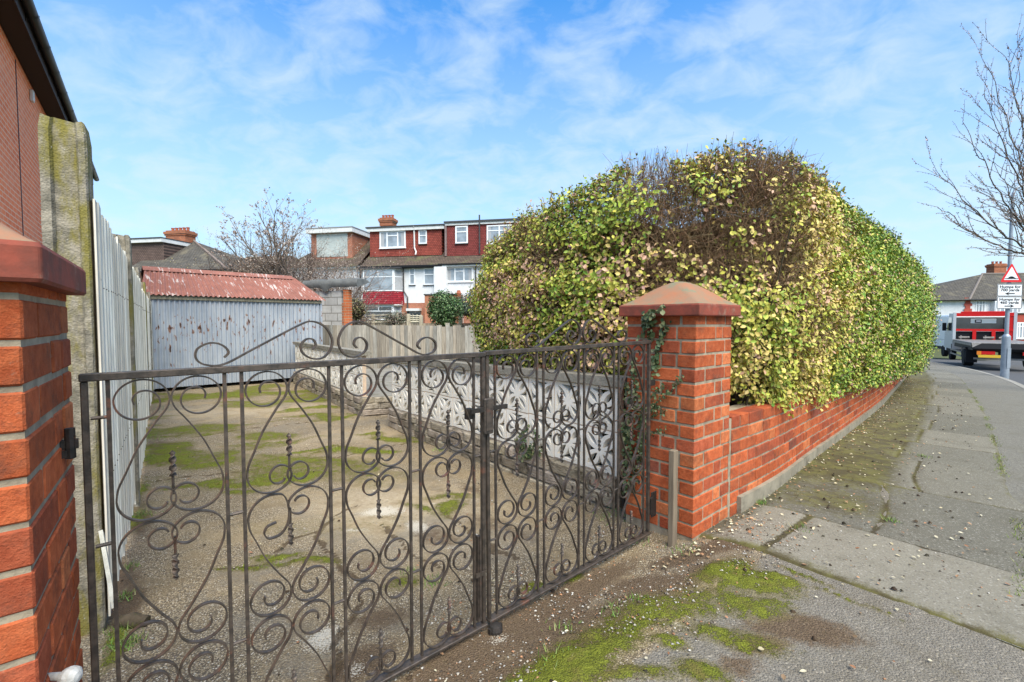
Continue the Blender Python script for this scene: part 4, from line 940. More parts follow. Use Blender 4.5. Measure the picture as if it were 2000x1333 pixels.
def hsurf(i, q):
    """i = float index on the outline, q = 0..1 up the side, 1..1.6 over the shoulder and top; returns point, normal"""
    i = np.clip(i, 0, HN - 1.001); k = i.astype(int); f = (i - k)[:, None]
    P = HPa[k] * (1 - f) + HPa[k + 1] * f; O = HO[k] * (1 - f) + HO[k + 1] * f
    z0 = hz0(k); z1 = hz1(k); H = z1 - z0 - RND
    side = q <= 1; u = np.clip(q, 0, 1); ang = np.clip((q - 1) / .30, 0, 1) * math.pi / 2; top = np.clip((q - 1.30) / .3, 0, 1)
    bulge = .06 * np.sin(np.clip(u, 0, 1) * math.pi) - .10 * (1 - u) ** 3
    wob = (vn(i * .09, z0 * 0 + u * 3, 1, 3) - .5) * .22
    out = np.where(side, bulge, -RND * (1 - np.cos(ang)) - top * .75) + wob
    z = np.where(side, z0 + u * H, z0 + H + RND * np.sin(ang)) + (vn(i * .12, q * 0 + 3.3, 1, 3) - .5) * .12 * (q > .8)
    nrm = np.stack([O[:, 0] * np.cos(ang), O[:, 1] * np.cos(ang), np.sin(ang) + .05], -1)
    return np.stack([P[:, 0] + O[:, 0] * out, P[:, 1] + O[:, 1] * out, z], -1), nrm
def proj(P):
    c, s = math.cos(PITCH), math.sin(PITCH); dz = P[:, 2] - CAMZ
    fw = P[:, 1] * c - dz * s; up = P[:, 1] * s + dz * c
    return 1000 + F * P[:, 0] / fw, 666.5 - F * up / fw
hedge = thing('hedge', 'big clipped hedge of yellow and green leaves with a bare brown patch above the pillar', 'hedge', (1.6, 3.4, 0))
# added opaque dark core, blocks light and paints the shade inside the hedge
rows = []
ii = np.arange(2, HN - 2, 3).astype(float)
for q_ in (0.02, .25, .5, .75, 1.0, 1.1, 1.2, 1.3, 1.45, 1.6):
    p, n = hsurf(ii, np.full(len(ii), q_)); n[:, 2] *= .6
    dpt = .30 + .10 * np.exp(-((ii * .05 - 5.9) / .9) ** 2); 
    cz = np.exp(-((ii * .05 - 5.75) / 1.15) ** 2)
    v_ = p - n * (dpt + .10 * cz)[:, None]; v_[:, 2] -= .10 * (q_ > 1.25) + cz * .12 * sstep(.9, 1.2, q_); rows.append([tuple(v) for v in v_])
c = MB(); c.sheet(rows); c.build('shade_core', pbr('hedge_core_shade', (.075, .05, .03), (.03, .02, .013), 12, rough=1, bump=1, bs=30, bd=.04), hedge, world=True, smooth=True)
# bare patch: a region of the hedge corner where the leaves have dropped
pxi = lambda px, Yv: None
def bare(P):
    x, y = proj(P); near = P[:, 1] < 4.2
    e = lambda cx, cy, a, b_: np.clip(1.45 - np.sqrt(((x - cx) / a) ** 2 + ((y - cy) / b_) ** 2), 0, 1)
    m = np.maximum.reduce([e(1400, 470, 150, 95), -.1 + e(1330, 440, 100, 85), e(1500, 400, 60, 110), e(1480, 345, 100, 45), -.3 + e(1270, 350, 90, 40), e(1300, 540, 90, 40), e(1540, 500, 40, 70), .75 * e(1080, 500, 60, 30), .5 * e(1060, 600, 70, 25), .5 * e(1180, 470, 50, 30), .55 * e(1600, 640, 30, 50)])
    return m * near
dens_r = RNG.random
def pick(n, i0, i1, q0, q1): return dens_r(n) * (i1 - i0) + i0, dens_r(n) * (q1 - q0) + q0
# arc index helpers
def idx_at(x, y): return int(np.argmin((HPa[:, 0] - x) ** 2 + (HPa[:, 1] - y) ** 2))
iA = idx_at(.05, 6.0); iB = idx_at(*wo_(3.2, .18)); iC = idx_at(*wo_(7, .3)); iE = HN - 2
PALETTE = np.array([(.125, .24, .03), (.28, .365, .045), (.46, .44, .07), (.64, .49, .15), (.58, .36, .23), (.34, .20, .165), (.07, .145, .03)])
def leaves(n_cl, i0, i1, q0, q1, per, size, name, low=False, sprd=.03):
    i, q = pick(n_cl, i0, i1, q0, q1); P, Nr = hsurf(i, q); bm = bare(P)
    hi = P[:, 2]; keep = dens_r(n_cl) > np.clip(bm * 2.0 - .42, 0, .95)
    cl = vn(P[:, 0] * 6 + P[:, 1] * 5, P[:, 2] * 7, 1, 2); keep &= dens_r(n_cl) > (cl < .44) * .72
    # a few surviving sprigs in the bare patch
    keep |= (vn(P[:, 0] * 9 + 3, P[:, 2] * 9, 1, 1) > .74) & (bm > .5) & (dens_r(n_cl) < .5)
    P, Nr, i, q, bm = P[keep], Nr[keep], i[keep], q[keep], bm[keep]; m = len(P)
    P = P + Nr * RNG.uniform(-.16, .05, (m, 1)) + RNG.normal(0, .01, (m, 3))
    side = np.where(P[:, 0] < .95, 0, np.where(P[:, 1] < 4.0, 1, 2))
    reg = vn(P[:, 0] * 2.2 + 9, P[:, 2] * 2.2 + P[:, 1], 1, 3)
    prob = np.zeros((m, 7)); L_ = side == 0; C_ = side == 1; R_ = side == 2
    prob[L_] = (.10, .21, .20, .13, .23, .10, .03); prob[C_] = (.10, .18, .24, .24, .17, .05, .02); prob[R_] = (.30, .32, .11, .04, .05, .04, .14)
    far = R_ & (P[:, 1] > 5.5); prob[far] = (.36, .22, .06, .015, .015, .02, .32)
    topl = (q > .93) & L_; prob[topl] = (.18, .34, .28, .08, .06, .03, .03)
    g_ = (reg > .56)[:, None] * np.array([1.6, 1.7, 1.1, .6, .5, .4, 1.3]) + (reg <= .56)[:, None] * np.array([.6, .8, 1.2, 1.4, 1.5, 1.3, .5]); prob = prob * g_
    # lower part of the near face is the yellowest
    yl = C_ & (P[:, 2] < 1.15); prob[yl] *= np.array([.8, 1.2, 1.5, 1.7, .9, .4, .3])
    prob /= prob.sum(1, keepdims=True); cum = prob.cumsum(1)
    Pc = np.repeat(P, per, 0); Nc = np.repeat(Nr, per, 0); k = len(Pc); cumc = np.repeat(cum, per, 0)
    u = np.repeat(dens_r(m), per) * .72 + dens_r(k) * .28; ci = np.minimum((u[:, None] > cumc).sum(1), 6)
    col = PALETTE[ci] * RNG.uniform(.75, 1.25, (k, 1)) * RNG.uniform(.94, 1.06, (k, 3))
    Pc = Pc + RNG.normal(0, sprd, (k, 3)); nr = Nc / np.linalg.norm(Nc, axis=1, keepdims=True) + RNG.normal(0, .50, (k, 3)) + np.array([0, 0, .28]); ax = RNG.normal(0, 1, (k, 3)) + np.array([0, 0, .15])
    sz = size * RNG.uniform(.65, 1.25, k); leafmesh(name, Pc, nr, ax, sz, RNG.uniform(.50, .72, k), col, m_leaf, hedge, low)
    MWm = None
def hedge_fix():
    for ch in hedge.children:
        if ch.name.split('.')[0] in ('leaves', 'twigs'): ch.data.transform(wmat(hedge).inverted())
leaves(15500, iA, idx_at(.9, 3.05), 0, 1.32, 4, .034, 'leaves')
leaves(15000, idx_at(.9, 3.05), iB, 0, 1.30, 4, .034, 'leaves')
leaves(21000, iB, iC, 0, 1.35, 4, .034, 'leaves')
leaves(22000, iC, iE, 0, 1.40, 4, .043, 'leaves', True, .05)
leaves(4200, iA, iE, 1.25, 1.6, 4, .042, 'leaves', True)
leaves(900, 2, iA, 0, 1.5, 4, .05, 'leaves', True, .05)
def sprays(n, i0, i1, ln, name='leaves'):
    """short upright shoots with small leaves that break the clipped top outline"""
    i, q = pick(n, i0, i1, 1.06, 1.32); P, Nr = hsurf(i, q); bm = bare(P)
    L = RNG.uniform(.04, ln, n) * np.where(vn(i * .15, q * 0, 1, 2) > .5, 1.2, .6); d = np.stack([RNG.normal(0, .22, n), RNG.normal(0, .22, n), np.ones(n)], -1) + Nr * .25; d /= np.linalg.norm(d, axis=1, keepdims=True)
    B_ = P + d * L[:, None]; A_ = P - d * .12
    tc_ = np.array([[.12, .075, .05]]) * RNG.uniform(.7, 1.3, (n, 1)); twigmesh('twigs', A_, B_, .0016, .0009, tc_, m_twig, hedge)
    per = 7; Pc = np.repeat(P, per, 0) + np.repeat(d * L[:, None], per, 0) * RNG.random((n * per, 1)); kk = dens_r(n * per) > np.repeat(np.clip(bm * 1.6 * (vn(P[:, 0] * 3, P[:, 1] * 3, 1, 1) < .62), 0, .95), per)
    Nc = RNG.normal(0, 1, (n * per, 3)) + np.repeat(d, per, 0) * .3; ax = RNG.normal(0, .8, (n * per, 3)) + np.repeat(d, per, 0)
    far = np.repeat((P[:, 0] > 2.4), per); pal = np.where(far[:, None], PALETTE[RNG.choice([0, 1, 1, 2, 6], n * per)], PALETTE[RNG.choice([0, 1, 2, 2, 3, 4, 5], n * per)])
    leafmesh(name, Pc[kk], Nc[kk], ax[kk], RNG.uniform(.018, .036, kk.sum()), RNG.uniform(.4, .6, kk.sum()), pal[kk] * RNG.uniform(.6, 1.1, (kk.sum(), 1)), m_leaf, hedge, True)
sprays(1500, iA, iB, .15); sprays(1500, iB, iE, .13)
def twigs(n, i0, i1, q0, q1, ln, r, only=False, up=.9, dep=(-.34, .0)):
    i, q = pick(n, i0, i1, q0, q1); P, Nr = hsurf(i, q); bm = bare(P)
    if only: k = bm > dens_r(n) * .9; P, Nr, bm, q = P[k], Nr[k], bm[k], q[k]
    m = len(P); P = P + Nr * RNG.uniform(dep[0], dep[1], (m, 1))
    d = RNG.normal(0, .8, (m, 3)) + np.array([0, 0, up * .75]) + Nr * .35; d /= np.linalg.norm(d, axis=1, keepdims=True); L = RNG.uniform(.3, 1, (m, 1)) * ln
    mid = P + d * L * .5 + RNG.normal(0, .008, (m, 3)); end = P + d * L + RNG.normal(0, .02, (m, 3))
    end[:, 2] = np.minimum(end[:, 2], 2.27 + RNG.uniform(-.03, .06, m))
    c = np.array([[.36, .235, .135]]) * RNG.uniform(.3, 1.3, (m, 1)) * RNG.uniform(.9, 1.1, (m, 3)); rr = r * RNG.uniform(.6, 1.4, m)
    twigmesh('twigs', P, mid, rr, rr * .8, c, m_twig, hedge); twigmesh('twigs', mid, end, rr * .8, rr * .45, c, m_twig, hedge)
twigs(46000, idx_at(.1, 3.9), iB, .15, 1.35, .22, .0014, True)
twigs(5000, idx_at(.1, 3.9), iB, .1, 1.2, .35, .0026, True, 1.3, (-.38, -.12))
twigs(9000, iA, iB, 0, 1.3, .20, .0014, False, .8, (-.25, -.02))
twigs(5000, iB, iE, 0, 1.3, .2, .002, False, .8, (-.25, -.03))
# a few thick stems
i, q = pick(60, idx_at(.4, 3.4), iB, .0, .2); P, Nr = hsurf(i, q); P = P - Nr * RNG.uniform(.18, .32, (60, 1)); P[:, 2] = .2
d = RNG.normal(0, .12, (60, 3)); d[:, 2] = 1; B_ = P + d * RNG.uniform(.9, 1.6, (60, 1)); twigmesh('twigs', P, B_, .011, .004, np.tile([[.10, .085, .055]], (60, 1)), m_twig, hedge)
hedge_fix()
# ================================================================ ivy
def ivy(name, label, strands, n, size, face, cat='ivy', cols=((.05, .085, .035), (.09, .12, .05), (.14, .15, .07))):
    t = thing(name, label, cat, strands[0][0]); A_ = []; B_ = []; LC = []; LN = []; 
    for s in strands:
        pts = [Vector(p) for p in s]
        dense = resample(pts, .012) if len(pts) > 1 else pts
        for a, c_ in zip(dense[:-1], dense[1:]): A_.append(a); B_.append(c_)
        for _ in range(int(n * len(dense) * .012)):
            p = random.choice(dense); LC.append(tuple(p + Vector((random.gauss(0, .008), random.gauss(0, .008), random.gauss(0, .010))) + face * random.uniform(.004, .03))); 
    k = len(LC); A_ = np.array(A_); B_ = np.array(B_)
    twigmesh('stems', A_, B_, .0016, .0016, np.tile([[.12, .085, .05]], (len(A_), 1)), m_twig, t)
    fc = np.array(face)[None] + RNG.normal(0, .5, (k, 3)) + np.array([0, 0, .2]); ax = RNG.normal(0, 1, (k, 3)) - np.array([0, 0, .5])
    leafmesh('leaves', np.array(LC), fc, ax, size * RNG.uniform(.6, 1.3, k), RNG.uniform(.7, 1.0, k), np.array(cols)[RNG.integers(0, len(cols), k)] * RNG.uniform(.7, 1.4, (k, 1)), m_leaf, t)
    for ch in t.children: ch.data.transform(wmat(t).inverted())
pf = Vector((-.751, -.66, 0))   # outward normal of the pillar's gate-side face
def onpil(px, py, off=.008):
    d = ray(px, py); p0 = RP + pf * off; t = (p0.x * pf.x + p0.y * pf.y) / (d.x * pf.x + d.y * pf.y); return Vector((d.x * t, d.y * t, CAMZ + d.z * t))
ivy('ivy', 'sprig of ivy hanging from the cap of the right brick pillar', [[onpil(1296, 598, .055), onpil(1280, 612, .055), onpil(1266, 622, .02), onpil(1262, 645), onpil(1258, 660)], [onpil(1270, 620, .02), onpil(1274, 650), onpil(1276, 670)], [onpil(1300, 626), onpil(1296, 655), onpil(1288, 680), onpil(1282, 700), onpil(1278, 718)], [onpil(1268, 612, .05), onpil(1275, 640)], [onpil(1284, 690), onpil(1280, 735)]], 260, .026, pf)
ivy('ivy', 'ivy shoots creeping across the bricks beside the gate hinge post', [[onpil(1272, 800), onpil(1290, 780), onpil(1310, 765), onpil(1325, 745), onpil(1337, 735)], [onpil(1272, 775), onpil(1290, 760), onpil(1305, 750)], [onpil(1272, 812), onpil(1290, 808), onpil(1300, 800), onpil(1275, 790)], [onpil(1272, 845), onpil(1298, 840)], [onpil(1275, 800), onpil(1285, 790)]], 330, .014, pf)
def sw(px, py, off=.03):
    n_ = Vector((-sd1.y, sd1.x, 0)); p0 = Vector((P0.x, P0.y, 0)) + n_ * off; d = ray(px, py); t = (p0.x * n_.x + p0.y * n_.y) / (d.x * n_.x + d.y * n_.y); return Vector((d.x * t, d.y * t, CAMZ + d.z * t))
nf = Vector((-sd1.y, sd1.x, 0))
ivy('ivy', 'small ivy clump rooted on the stone plinth below the white pierced blocks', [[sw(1018, 880), sw(1020, 850), sw(1035, 835)], [sw(1030, 890), sw(1050, 860), sw(1048, 840)], [sw(1040, 885), sw(1010, 860)], [sw(1020, 895), sw(1060, 880)], [sw(1012, 870), sw(1030, 850)], [sw(1040, 895), sw(1025, 875)]], 420, .022, nf)
ivy('ivy', 'trailing ivy curtain between the screen wall end and the brick pillar', [[onpil(1228, 745, .02), onpil(1232, 800, .02), onpil(1236, 880, .02), onpil(1240, 960, .02)], [onpil(1222, 830, .03), onpil(1228, 900, .03), onpil(1225, 960, .03)], [onpil(1240, 760, .02), onpil(1250, 820, .02), onpil(1256, 900, .02)], [onpil(1262, 790, .02), onpil(1258, 850, .02), onpil(1246, 920, .02)], [onpil(1240, 700, .02), onpil(1244, 760, .02)]], 330, .022, pf)
# ================================================================ houses
m_tile_r = coursed('red_hung_tiles', (.36, .085, .06), (.28, .065, .05), (.10, .03, .025), .18, .13, .016, bump=.8)
m_tile_r2 = coursed('darker_red_hung_tiles', (.27, .06, .055), (.21, .05, .045), (.09, .03, .025), .18, .13, .016, bump=.8)
m_tile_m = coursed('maroon_bay_tiles', (.30, .03, .04), (.25, .025, .035), (.12, .012, .018), .5, .16, .02, bump=.8)
m_roof = coursed('brown_roof_tiles', (.13, .095, .075), (.10, .075, .06), (.05, .04, .03), .25, .14, .02, bump=.8, vary=((.12, .12, .06), 1.2, (.5, .7)))
m_roofg = coursed('grey_roof_tiles', (.115, .105, .09), (.09, .082, .07), (.05, .045, .04), .25, .14, .02, bump=.8, vary=((.16, .14, .10), 1.0, (.5, .7)))
m_hbrick = coursed('house_bricks', (.42, .13, .07), (.34, .10, .055), (.32, .26, .2), .225, .075, .01)
m_hbricky = coursed('house_bricks_side', (.42, .13, .07), (.34, .10, .055), (.32, .26, .2), .225, .075, .01, axis='y')
m_chim = coursed('chimney_bricks', (.44, .14, .06), (.34, .10, .05), (.2, .15, .11), .225, .075, .012)
m_pot = pbr('clay_pot', (.40, .13, .07), (.30, .10, .06), 6, rough=.8)
m_curt = pbr('net_curtain', (.42, .43, .44), (.33, .34, .36), 8, stretch=(6, 6, .4), rough=.6)
def window(par, x0, x1, z0, z1, y, cols, rows=None, fw=.07, proud=.03, g=None, m=None, curtains=True):
    """frame with panes; cols = mullion fractions, rows = {column: transom fraction}"""
    g = g or m_glass; m = m or m_upvc
    f = MB(); f.box(x0, x1, y - proud, y + .04, z0, z0 + fw); f.box(x0, x1, y - proud, y + .04, z1 - fw, z1); f.box(x0, x0 + fw, y - proud + .002, y + .04, z0 + fw, z1 - fw); f.box(x1 - fw, x1, y - proud + .002, y + .04, z0 + fw, z1 - fw)
    cs = [0] + list(cols) + [1]
    for c in cols: x = x0 + (x1 - x0) * c; f.box(x - fw * .5, x + fw * .5, y - proud + .003, y + .04, z0 + fw, z1 - fw)
    for k in range(len(cs) - 1):
        r = (rows or {}).get(k)
        if r: z = z0 + (z1 - z0) * r; f.box(x0 + (x1 - x0) * cs[k] + fw * .5, x0 + (x1 - x0) * cs[k + 1] - fw * .5, y - proud + .006, y + .04, z - fw * .35, z + fw * .35)
    wo = f.build('window', m, par)
    MB().box(x0 + fw * .6, x1 - fw * .6, y + .005, y + .012, z0 + fw * .6, z1 - fw * .6).build('pane', g, wo)
    if curtains:
        c = MB(); c.box(x0 + fw, x0 + fw + (x1 - x0) * .12, y + .0, y + .004, z0 + fw, z1 - fw); c.box(x1 - fw - (x1 - x0) * .12, x1 - fw, y + .0, y + .004, z0 + fw, z1 - fw); c.build('curtain', m_curt, wo)
    MB().box(x0 - .04, x1 + .04, y - proud - .05, y + .02, z0 - .05, z0 - .002).build('sill', m_darkgrey if not curtains else m, wo)
    return wo
class Fac:
    """a facade plane: origin, angle; px -> local x,z at local depth y"""
    def __init__(s, px, Y, ang): s.o = at(px, 629, Y); s.o.z = 0; s.a = R(ang); s.u = Vector((math.cos(s.a), math.sin(s.a), 0)); s.n = Vector((-math.sin(s.a), math.cos(s.a), 0))
    def __call__(s, px, py, y=0):
        d = ray(px, py); p0 = s.o + s.n * y; t = (p0.x * s.n.x + p0.y * s.n.y) / (d.x * s.n.x + d.y * s.n.y); P = Vector((d.x * t, d.y * t, 0)) - s.o
        return P.dot(s.u), CAMZ + d.z * t
    def r(s, a, b_, c, d, y=0):   # pixel rect -> x0,x1,z0,z1
        x0, _ = s(a, (b_ + d) / 2, y); x1, _ = s(c, (b_ + d) / 2, y); xm = (a + c) / 2; return x0, x1, s(xm, d, y)[1], s(xm, b_, y)[1]
FH = Fac(705, 37.5, -11.3)
GT = 'terraced houses behind the drive'
def house(label, x0px, x1px):
    x0, _ = FH(x0px, 560); x1, _ = FH(x1px, 560); o = FH.o + FH.u * x0; t = thing('terraced_house', label, 'house', (o.x, o.y, 0), FH.a, GT); return t, x0, x1
ZB = -1.2
def pipe(par, X, pts, m, r=.05): MB().tube([(x - X, y, z) for x, y, z in pts], r, 6).build('drainpipe', m, par)
def boxl(X, x0, x1, y0, y1, z0, z1, name, m, par, ch=0): return MB().box(x0 - X, x1 - X, y0, y1, z0, z1, ch=ch).build(name, m, par)
# ---- middle house
t, X, X1 = house('white terraced house with a red tile-hung dormer, bay windows and maroon tiles between', 703, 866)
ze = FH(780, 522)[1]; zr1 = FH(790, 500, .9)[1]; 
boxl(X, X, X1, 0, 8, ZB, ze - .02, 'wall', m_render, t)
x0, x1, z0, z1 = FH.r(722.5, 451, 862.5, 500, .9)
b = MB(); xa, xb = FH(703, 519, -.35)[0] - X, FH(866, 519, -.35)[0] - X
b.sheet([[(xa, -.35, ze + .05), (xb, -.35, ze + .05)], [(xa, 4.3, ze + 3.4), (xb, 4.3, ze + 3.4)], [(xa, 8.4, ze + .05), (xb, 8.4, ze + .05)]]); b.build('roof', m_roof, t)
boxl(X, X - .1, X1, -.42, -.30, ze - .06, ze + .07, 'gutter', m_black, t)
boxl(X, X - .1, X1, -.30, .0, ze - .14, ze - .03, 'soffit', m_darkgrey, t)
boxl(X, x0, x1, .9, 5.2, z0, z1 + .1, 'dormer', m_tile_r, t)
f0 = FH(717, 451, .75)[0]; f1 = FH(868, 445, .75)[0]
boxl(X, f0, f1, .70, .80, z1 - .0, z1 + .27, 'fascia', m_white, t); boxl(X, f0 - .1, f1, .64, 5.3, z1 + .272, z1 + .38, 'flat_roof', m_darkgrey, t)
r_ = FH.r(742, 452, 792.6, 485, .9); window(t, r_[0] - X, r_[1] - X, r_[2], r_[3], .86, (.29, .70), {1: .73}, .11)
r_ = FH.r(818, 450.5, 834, 477, .9); window(t, r_[0] - X, r_[1] - X, r_[2], r_[3], .86, (), {0: .62}, .09, curtains=False)
px_ = FH(809, 470, .8)[0]; pipe(t, X, [(px_, .66, z1 + .3), (px_, .80, z1 + .1), (px_ + .02, .8, z0 + .6), (px_ + .2, .7, z0 + .25), (px_ + .22, .5, z0)], m_white, .06)
# bay: canted front of three faces on both floors
def bay(par, X, xl, xr, zz0, zz1, dep, m, name, cant=.35, flare=0.0):
    P = [(xl - X - flare * .5, .02), (xl - X + cant * .6, -dep - flare), (xr - X - cant * 1.6, -dep - flare), (xr - X + flare * .5, .02)]; Pt = [(xl - X, .02), (xl - X + cant * .6, -dep), (xr - X - cant * 1.6, -dep), (xr - X, .02)]
    b = MB(); b.sheet([[(x, y, zz0) for x, y in P], [(x, y, zz1) for x, y in Pt]]); b.add([(x, y, zz1) for x, y in Pt], [(0, 1, 2, 3)]); b.add([(x, y, zz0) for x, y in P], [(0, 1, 2, 3)]); return b.build(name, m, par), Pt
xl, xr = FH(712, 548)[0], FH(788, 548)[0]; zt_ = FH(745, 526, -.6)[1]; zb_ = FH(745, 569, -.6)[1]
bo, Pt = bay(t, X, xl, xr, zb_, zt_, .62, m_upvc, 'bay_window')
def bayglass(bo, Pt, zb_, zt_, g, split):
    for k, (fa, cols) in enumerate(((0, ()), (1, (.5,)), (2, ()))):
        a, c = Vector((*Pt[fa], 0)), Vector((*Pt[fa + 1], 0)); d = (c - a); L = d.length; d.normalize(); n = Vector((d.y, -d.x, 0)) * .012; w_ = .10
        H = zt_ - zb_; zs = zb_ + H * split
        cells = []
        if fa == 1: cells = [(w_, L / 2 - w_ * .35, zs + .04, zt_ - w_), (L / 2 + w_ * .35, L - w_, zs + .04, zt_ - w_), (w_, L - w_, zb_ + w_, zs - .04)]
        else: cells = [(w_, L - w_, zs + .04, zt_ - w_), (w_, L - w_, zb_ + w_, zs - .04)]
        for u0, u1, za, zc in cells:
            if u1 <= u0 or zc <= za: continue
            b = MB(); q = [a + d * u0 + n, a + d * u1 + n]; b.add([(q[0].x, q[0].y, za), (q[1].x, q[1].y, za), (q[1].x, q[1].y, zc), (q[0].x, q[0].y, zc)], [(0, 1, 2, 3)]); b.build('pane', g if fa != 2 else m_curt, bo)
bayglass(bo, Pt, zb_, zt_, m_glass, .66)
boxl(X, xl - .05, xr + .05, -.75, .02, zt_ + .002, zt_ + .12, 'bay_roof', m_darkgrey, t)
zc_ = FH(745, 595, -.6)[1]; bay(t, X, xl + .02, xr + .02, zc_, zb_ - .03, .64, m_tile_m, 'bay_tiles', flare=.18)
boxl(X, xl + .05, xr - .05, -.70, .02, zc_ - .09, zc_ - .003, 'bay_trim', m_white, t)
zd_ = FH(745, 625, -.6)[1]; bo, Pt = bay(t, X, xl + .1, xr - .1, zd_, zc_ - .093, .6, m_upvc, 'bay_window'); bayglass(bo, Pt, zd_, zc_ - .093, m_glassd, .62)
r_ = FH.r(799.5, 524, 811, 557); window(t, r_[0] - X, r_[1] - X, r_[2], r_[3], -.02, (), {0: .62}, .09, curtains=False)
r_ = FH.r(827.5, 524, 849, 557); window(t, r_[0] - X, r_[1] - X, r_[2], r_[3], -.02, (), {0: .62}, .10, curtains=False)
r_ = FH.r(703, 592, 716, 640); boxl(X, r_[0], r_[1], -.05, .0, ZB, r_[3], 'brick_base', m_hbrick, t)
r_ = FH.r(785, 592, 866, 640); boxl(X, r_[0], r_[1], -.05, .0, ZB, r_[3], 'brick_base', m_hbrick, t)
r_ = FH.r(798, 603, 824, 608); boxl(X, r_[0], r_[1], -.5, -.052, r_[2], r_[3], 'door_canopy', m_white, t)
r_ = FH.r(799, 609, 822, 640); boxl(X, r_[0], r_[1], -.08, -.052, ZB, r_[3], 'door', m_glassd, t)
a_ = FH(789, 523)[0]; z_1 = FH(789, 569)[1]; c_ = FH(797, 580)[0]; pipe(t, X, [(a_, -.12, ze), (a_, -.12, z_1), (c_, -.12, z_1 - .5), (c_ + .02, -.12, ZB)], m_darkgrey, .055)
pipe(t, X, [(X + .1, -.1, ze), (X + .1, -.1, ZB)], m_darkgrey, .045)
r_ = FH.r(829.5, 577, 850, 640, -2.0); boxl(X, r_[0], r_[1] + 1.5, -2.0, -.06, ZB, r_[3], 'brick_extension', coursed('orange_extension_bricks', (.55, .17, .07), (.46, .13, .06), (.35, .27, .2), .225, .075), t); boxl(X, r_[0] - .05, r_[1] + 1.55, -2.06, -.06, r_[3] + .002, r_[3] + .09, 'extension_roof', m_darkgrey, t)
def chimney(par, X, F_, pxl, pxr, pyt, pyb, y, pots, dep=.9, mat_=None, flare=.1):
    x0, x1, z0, z1 = F_.r(pxl, pyt, pxr, pyb, y); m = mat_ or m_chim; L = x1 - x0
    b = MB(); b.box(x0 - X + flare * .9, x1 - X - flare * .9, y, y + dep, z0, z1 - .42); b.box(x0 - X + flare * .4, x1 - X - flare * .4, y - .05, y + dep + .05, z1 - .42, z1 - .30); b.box(x0 - X, x1 - X, y - .09, y + dep + .09, z1 - .30, z1 - .10); b.box(x0 - X + flare, x1 - X - flare, y, y + dep, z1 - .10, z1)
    c = b.build('chimney', m, par)
    for k in range(pots):
        xx = x0 - X + flare + (L - 2 * flare) * (k + .5) / pots; p = MB(); p.lathe([(.10, 0), (.11, .22), (.13, .24), (.13, .30), (.08, .30)], 10, (xx, y + dep / 2, z1)); p.build('chimney_pot', m_pot, c)
chimney(t, X, FH, 739, 768, 425, 441, 4.0, 4, flare=.12)
# ---- right house
t, X, X1 = house('terraced house partly behind the hedge with darker red tiles and a white upper window', 866, 1075)
ze2 = FH(900, 518)[1]
boxl(X, X + .01, X1, .0, 8, ZB, ze2 - .02, 'wall', m_render, t)
x0, x1, z0, z1 = FH.r(873, 437, 1060, 498, .7)
b = MB(); b.sheet([[(.01, -.35, ze2 + .05), (X1 - X, -.35, ze2 + .05)], [(.01, 4.3, ze2 + 3.4), (X1 - X, 4.3, ze2 + 3.4)], [(.01, 8.4, ze2 + .05), (X1 - X, 8.4, ze2 + .05)]]); b.build('roof', m_roof, t)
boxl(X, X - .3, X1, -.42, -.30, ze2 + .0, ze2 + .09, 'gutter', m_black, t); boxl(X, X - .28, X1, -.30, .0, ze2 - .14, ze2 - .02, 'fascia', m_white, t)
boxl(X, x0, x1, .7, 5.2, z0, z1 + .05, 'dormer', m_tile_r2, t); boxl(X, x0 - .16, x0 - .01, .6, 5.2, z0, z1 + .1, 'party_pier', pbr('pinkish_brick', (.28, .20, .19), (.2, .14, .13), 9), t)
boxl(X, x0 - .12, x1, .58, .68, z1 - .02, z1 + .16, 'fascia', m_white, t); boxl(X, x0 - .2, x1, .5, 5.3, z1 + .162, z1 + .30, 'flat_roof', m_darkgrey, t)
r_ = FH.r(889.7, 442, 914, 476, .7); window(t, r_[0] - X, r_[1] - X, r_[2], r_[3], .66, (), {0: .66}, .11, curtains=False)
r_ = FH.r(951, 440, 1000, 476, .7); window(t, r_[0] - X, r_[1] - X, r_[2], r_[3], .66, (.5,), {0: .7, 1: .7}, .10)
xp = FH(937, 470, .6)[0]; pipe(t, X, [(xp, .52, FH(937, 420, .5)[1]), (xp, .55, z0 + .1)], m_darkgrey, .06)
r_ = FH.r(872.5, 522, 924, 551); window(t, r_[0] - X, r_[1] - X, r_[2], r_[3], -.02, (.32, .66), {1: .72}, .10)
r_ = FH.r(848, 521, 872, 640, -.4); boxl(X, r_[0], r_[1], -.4, -.002, ZB, r_[3], 'white_pier', m_render, t)
xp = FH(929.7, 530)[0]; zz = FH(929, 562)[1]; xq = FH(918, 574)[0]; pipe(t, X, [(xp, -.12, ze2), (xp, -.12, zz), (xq, -.12, zz - .55), (xq, -.12, ZB)], m_darkgrey, .055)
r_ = FH.r(905, 580, 945, 640, -3); boxl(X, r_[0], r_[1], -3, -.1, ZB, FH(920, 615, -3)[1], 'brick_outhouse', m_hbrick, t)
r_ = FH.r(888, 568, 900, 592, -1.5); b = MB(); b.box(r_[0] - X, r_[1] - X, -1.5, -1, ZB, r_[3] - .3); c = b.build('chimney', m_chim, t)
b = MB(); b.lathe([(.16, 0), (.2, .1), (.16, .2), (.12, .34)], 10, ((r_[0] + r_[1]) / 2 - X, -1.25, r_[3] - .3)); b.build('chimney_pot', m_pot, c)
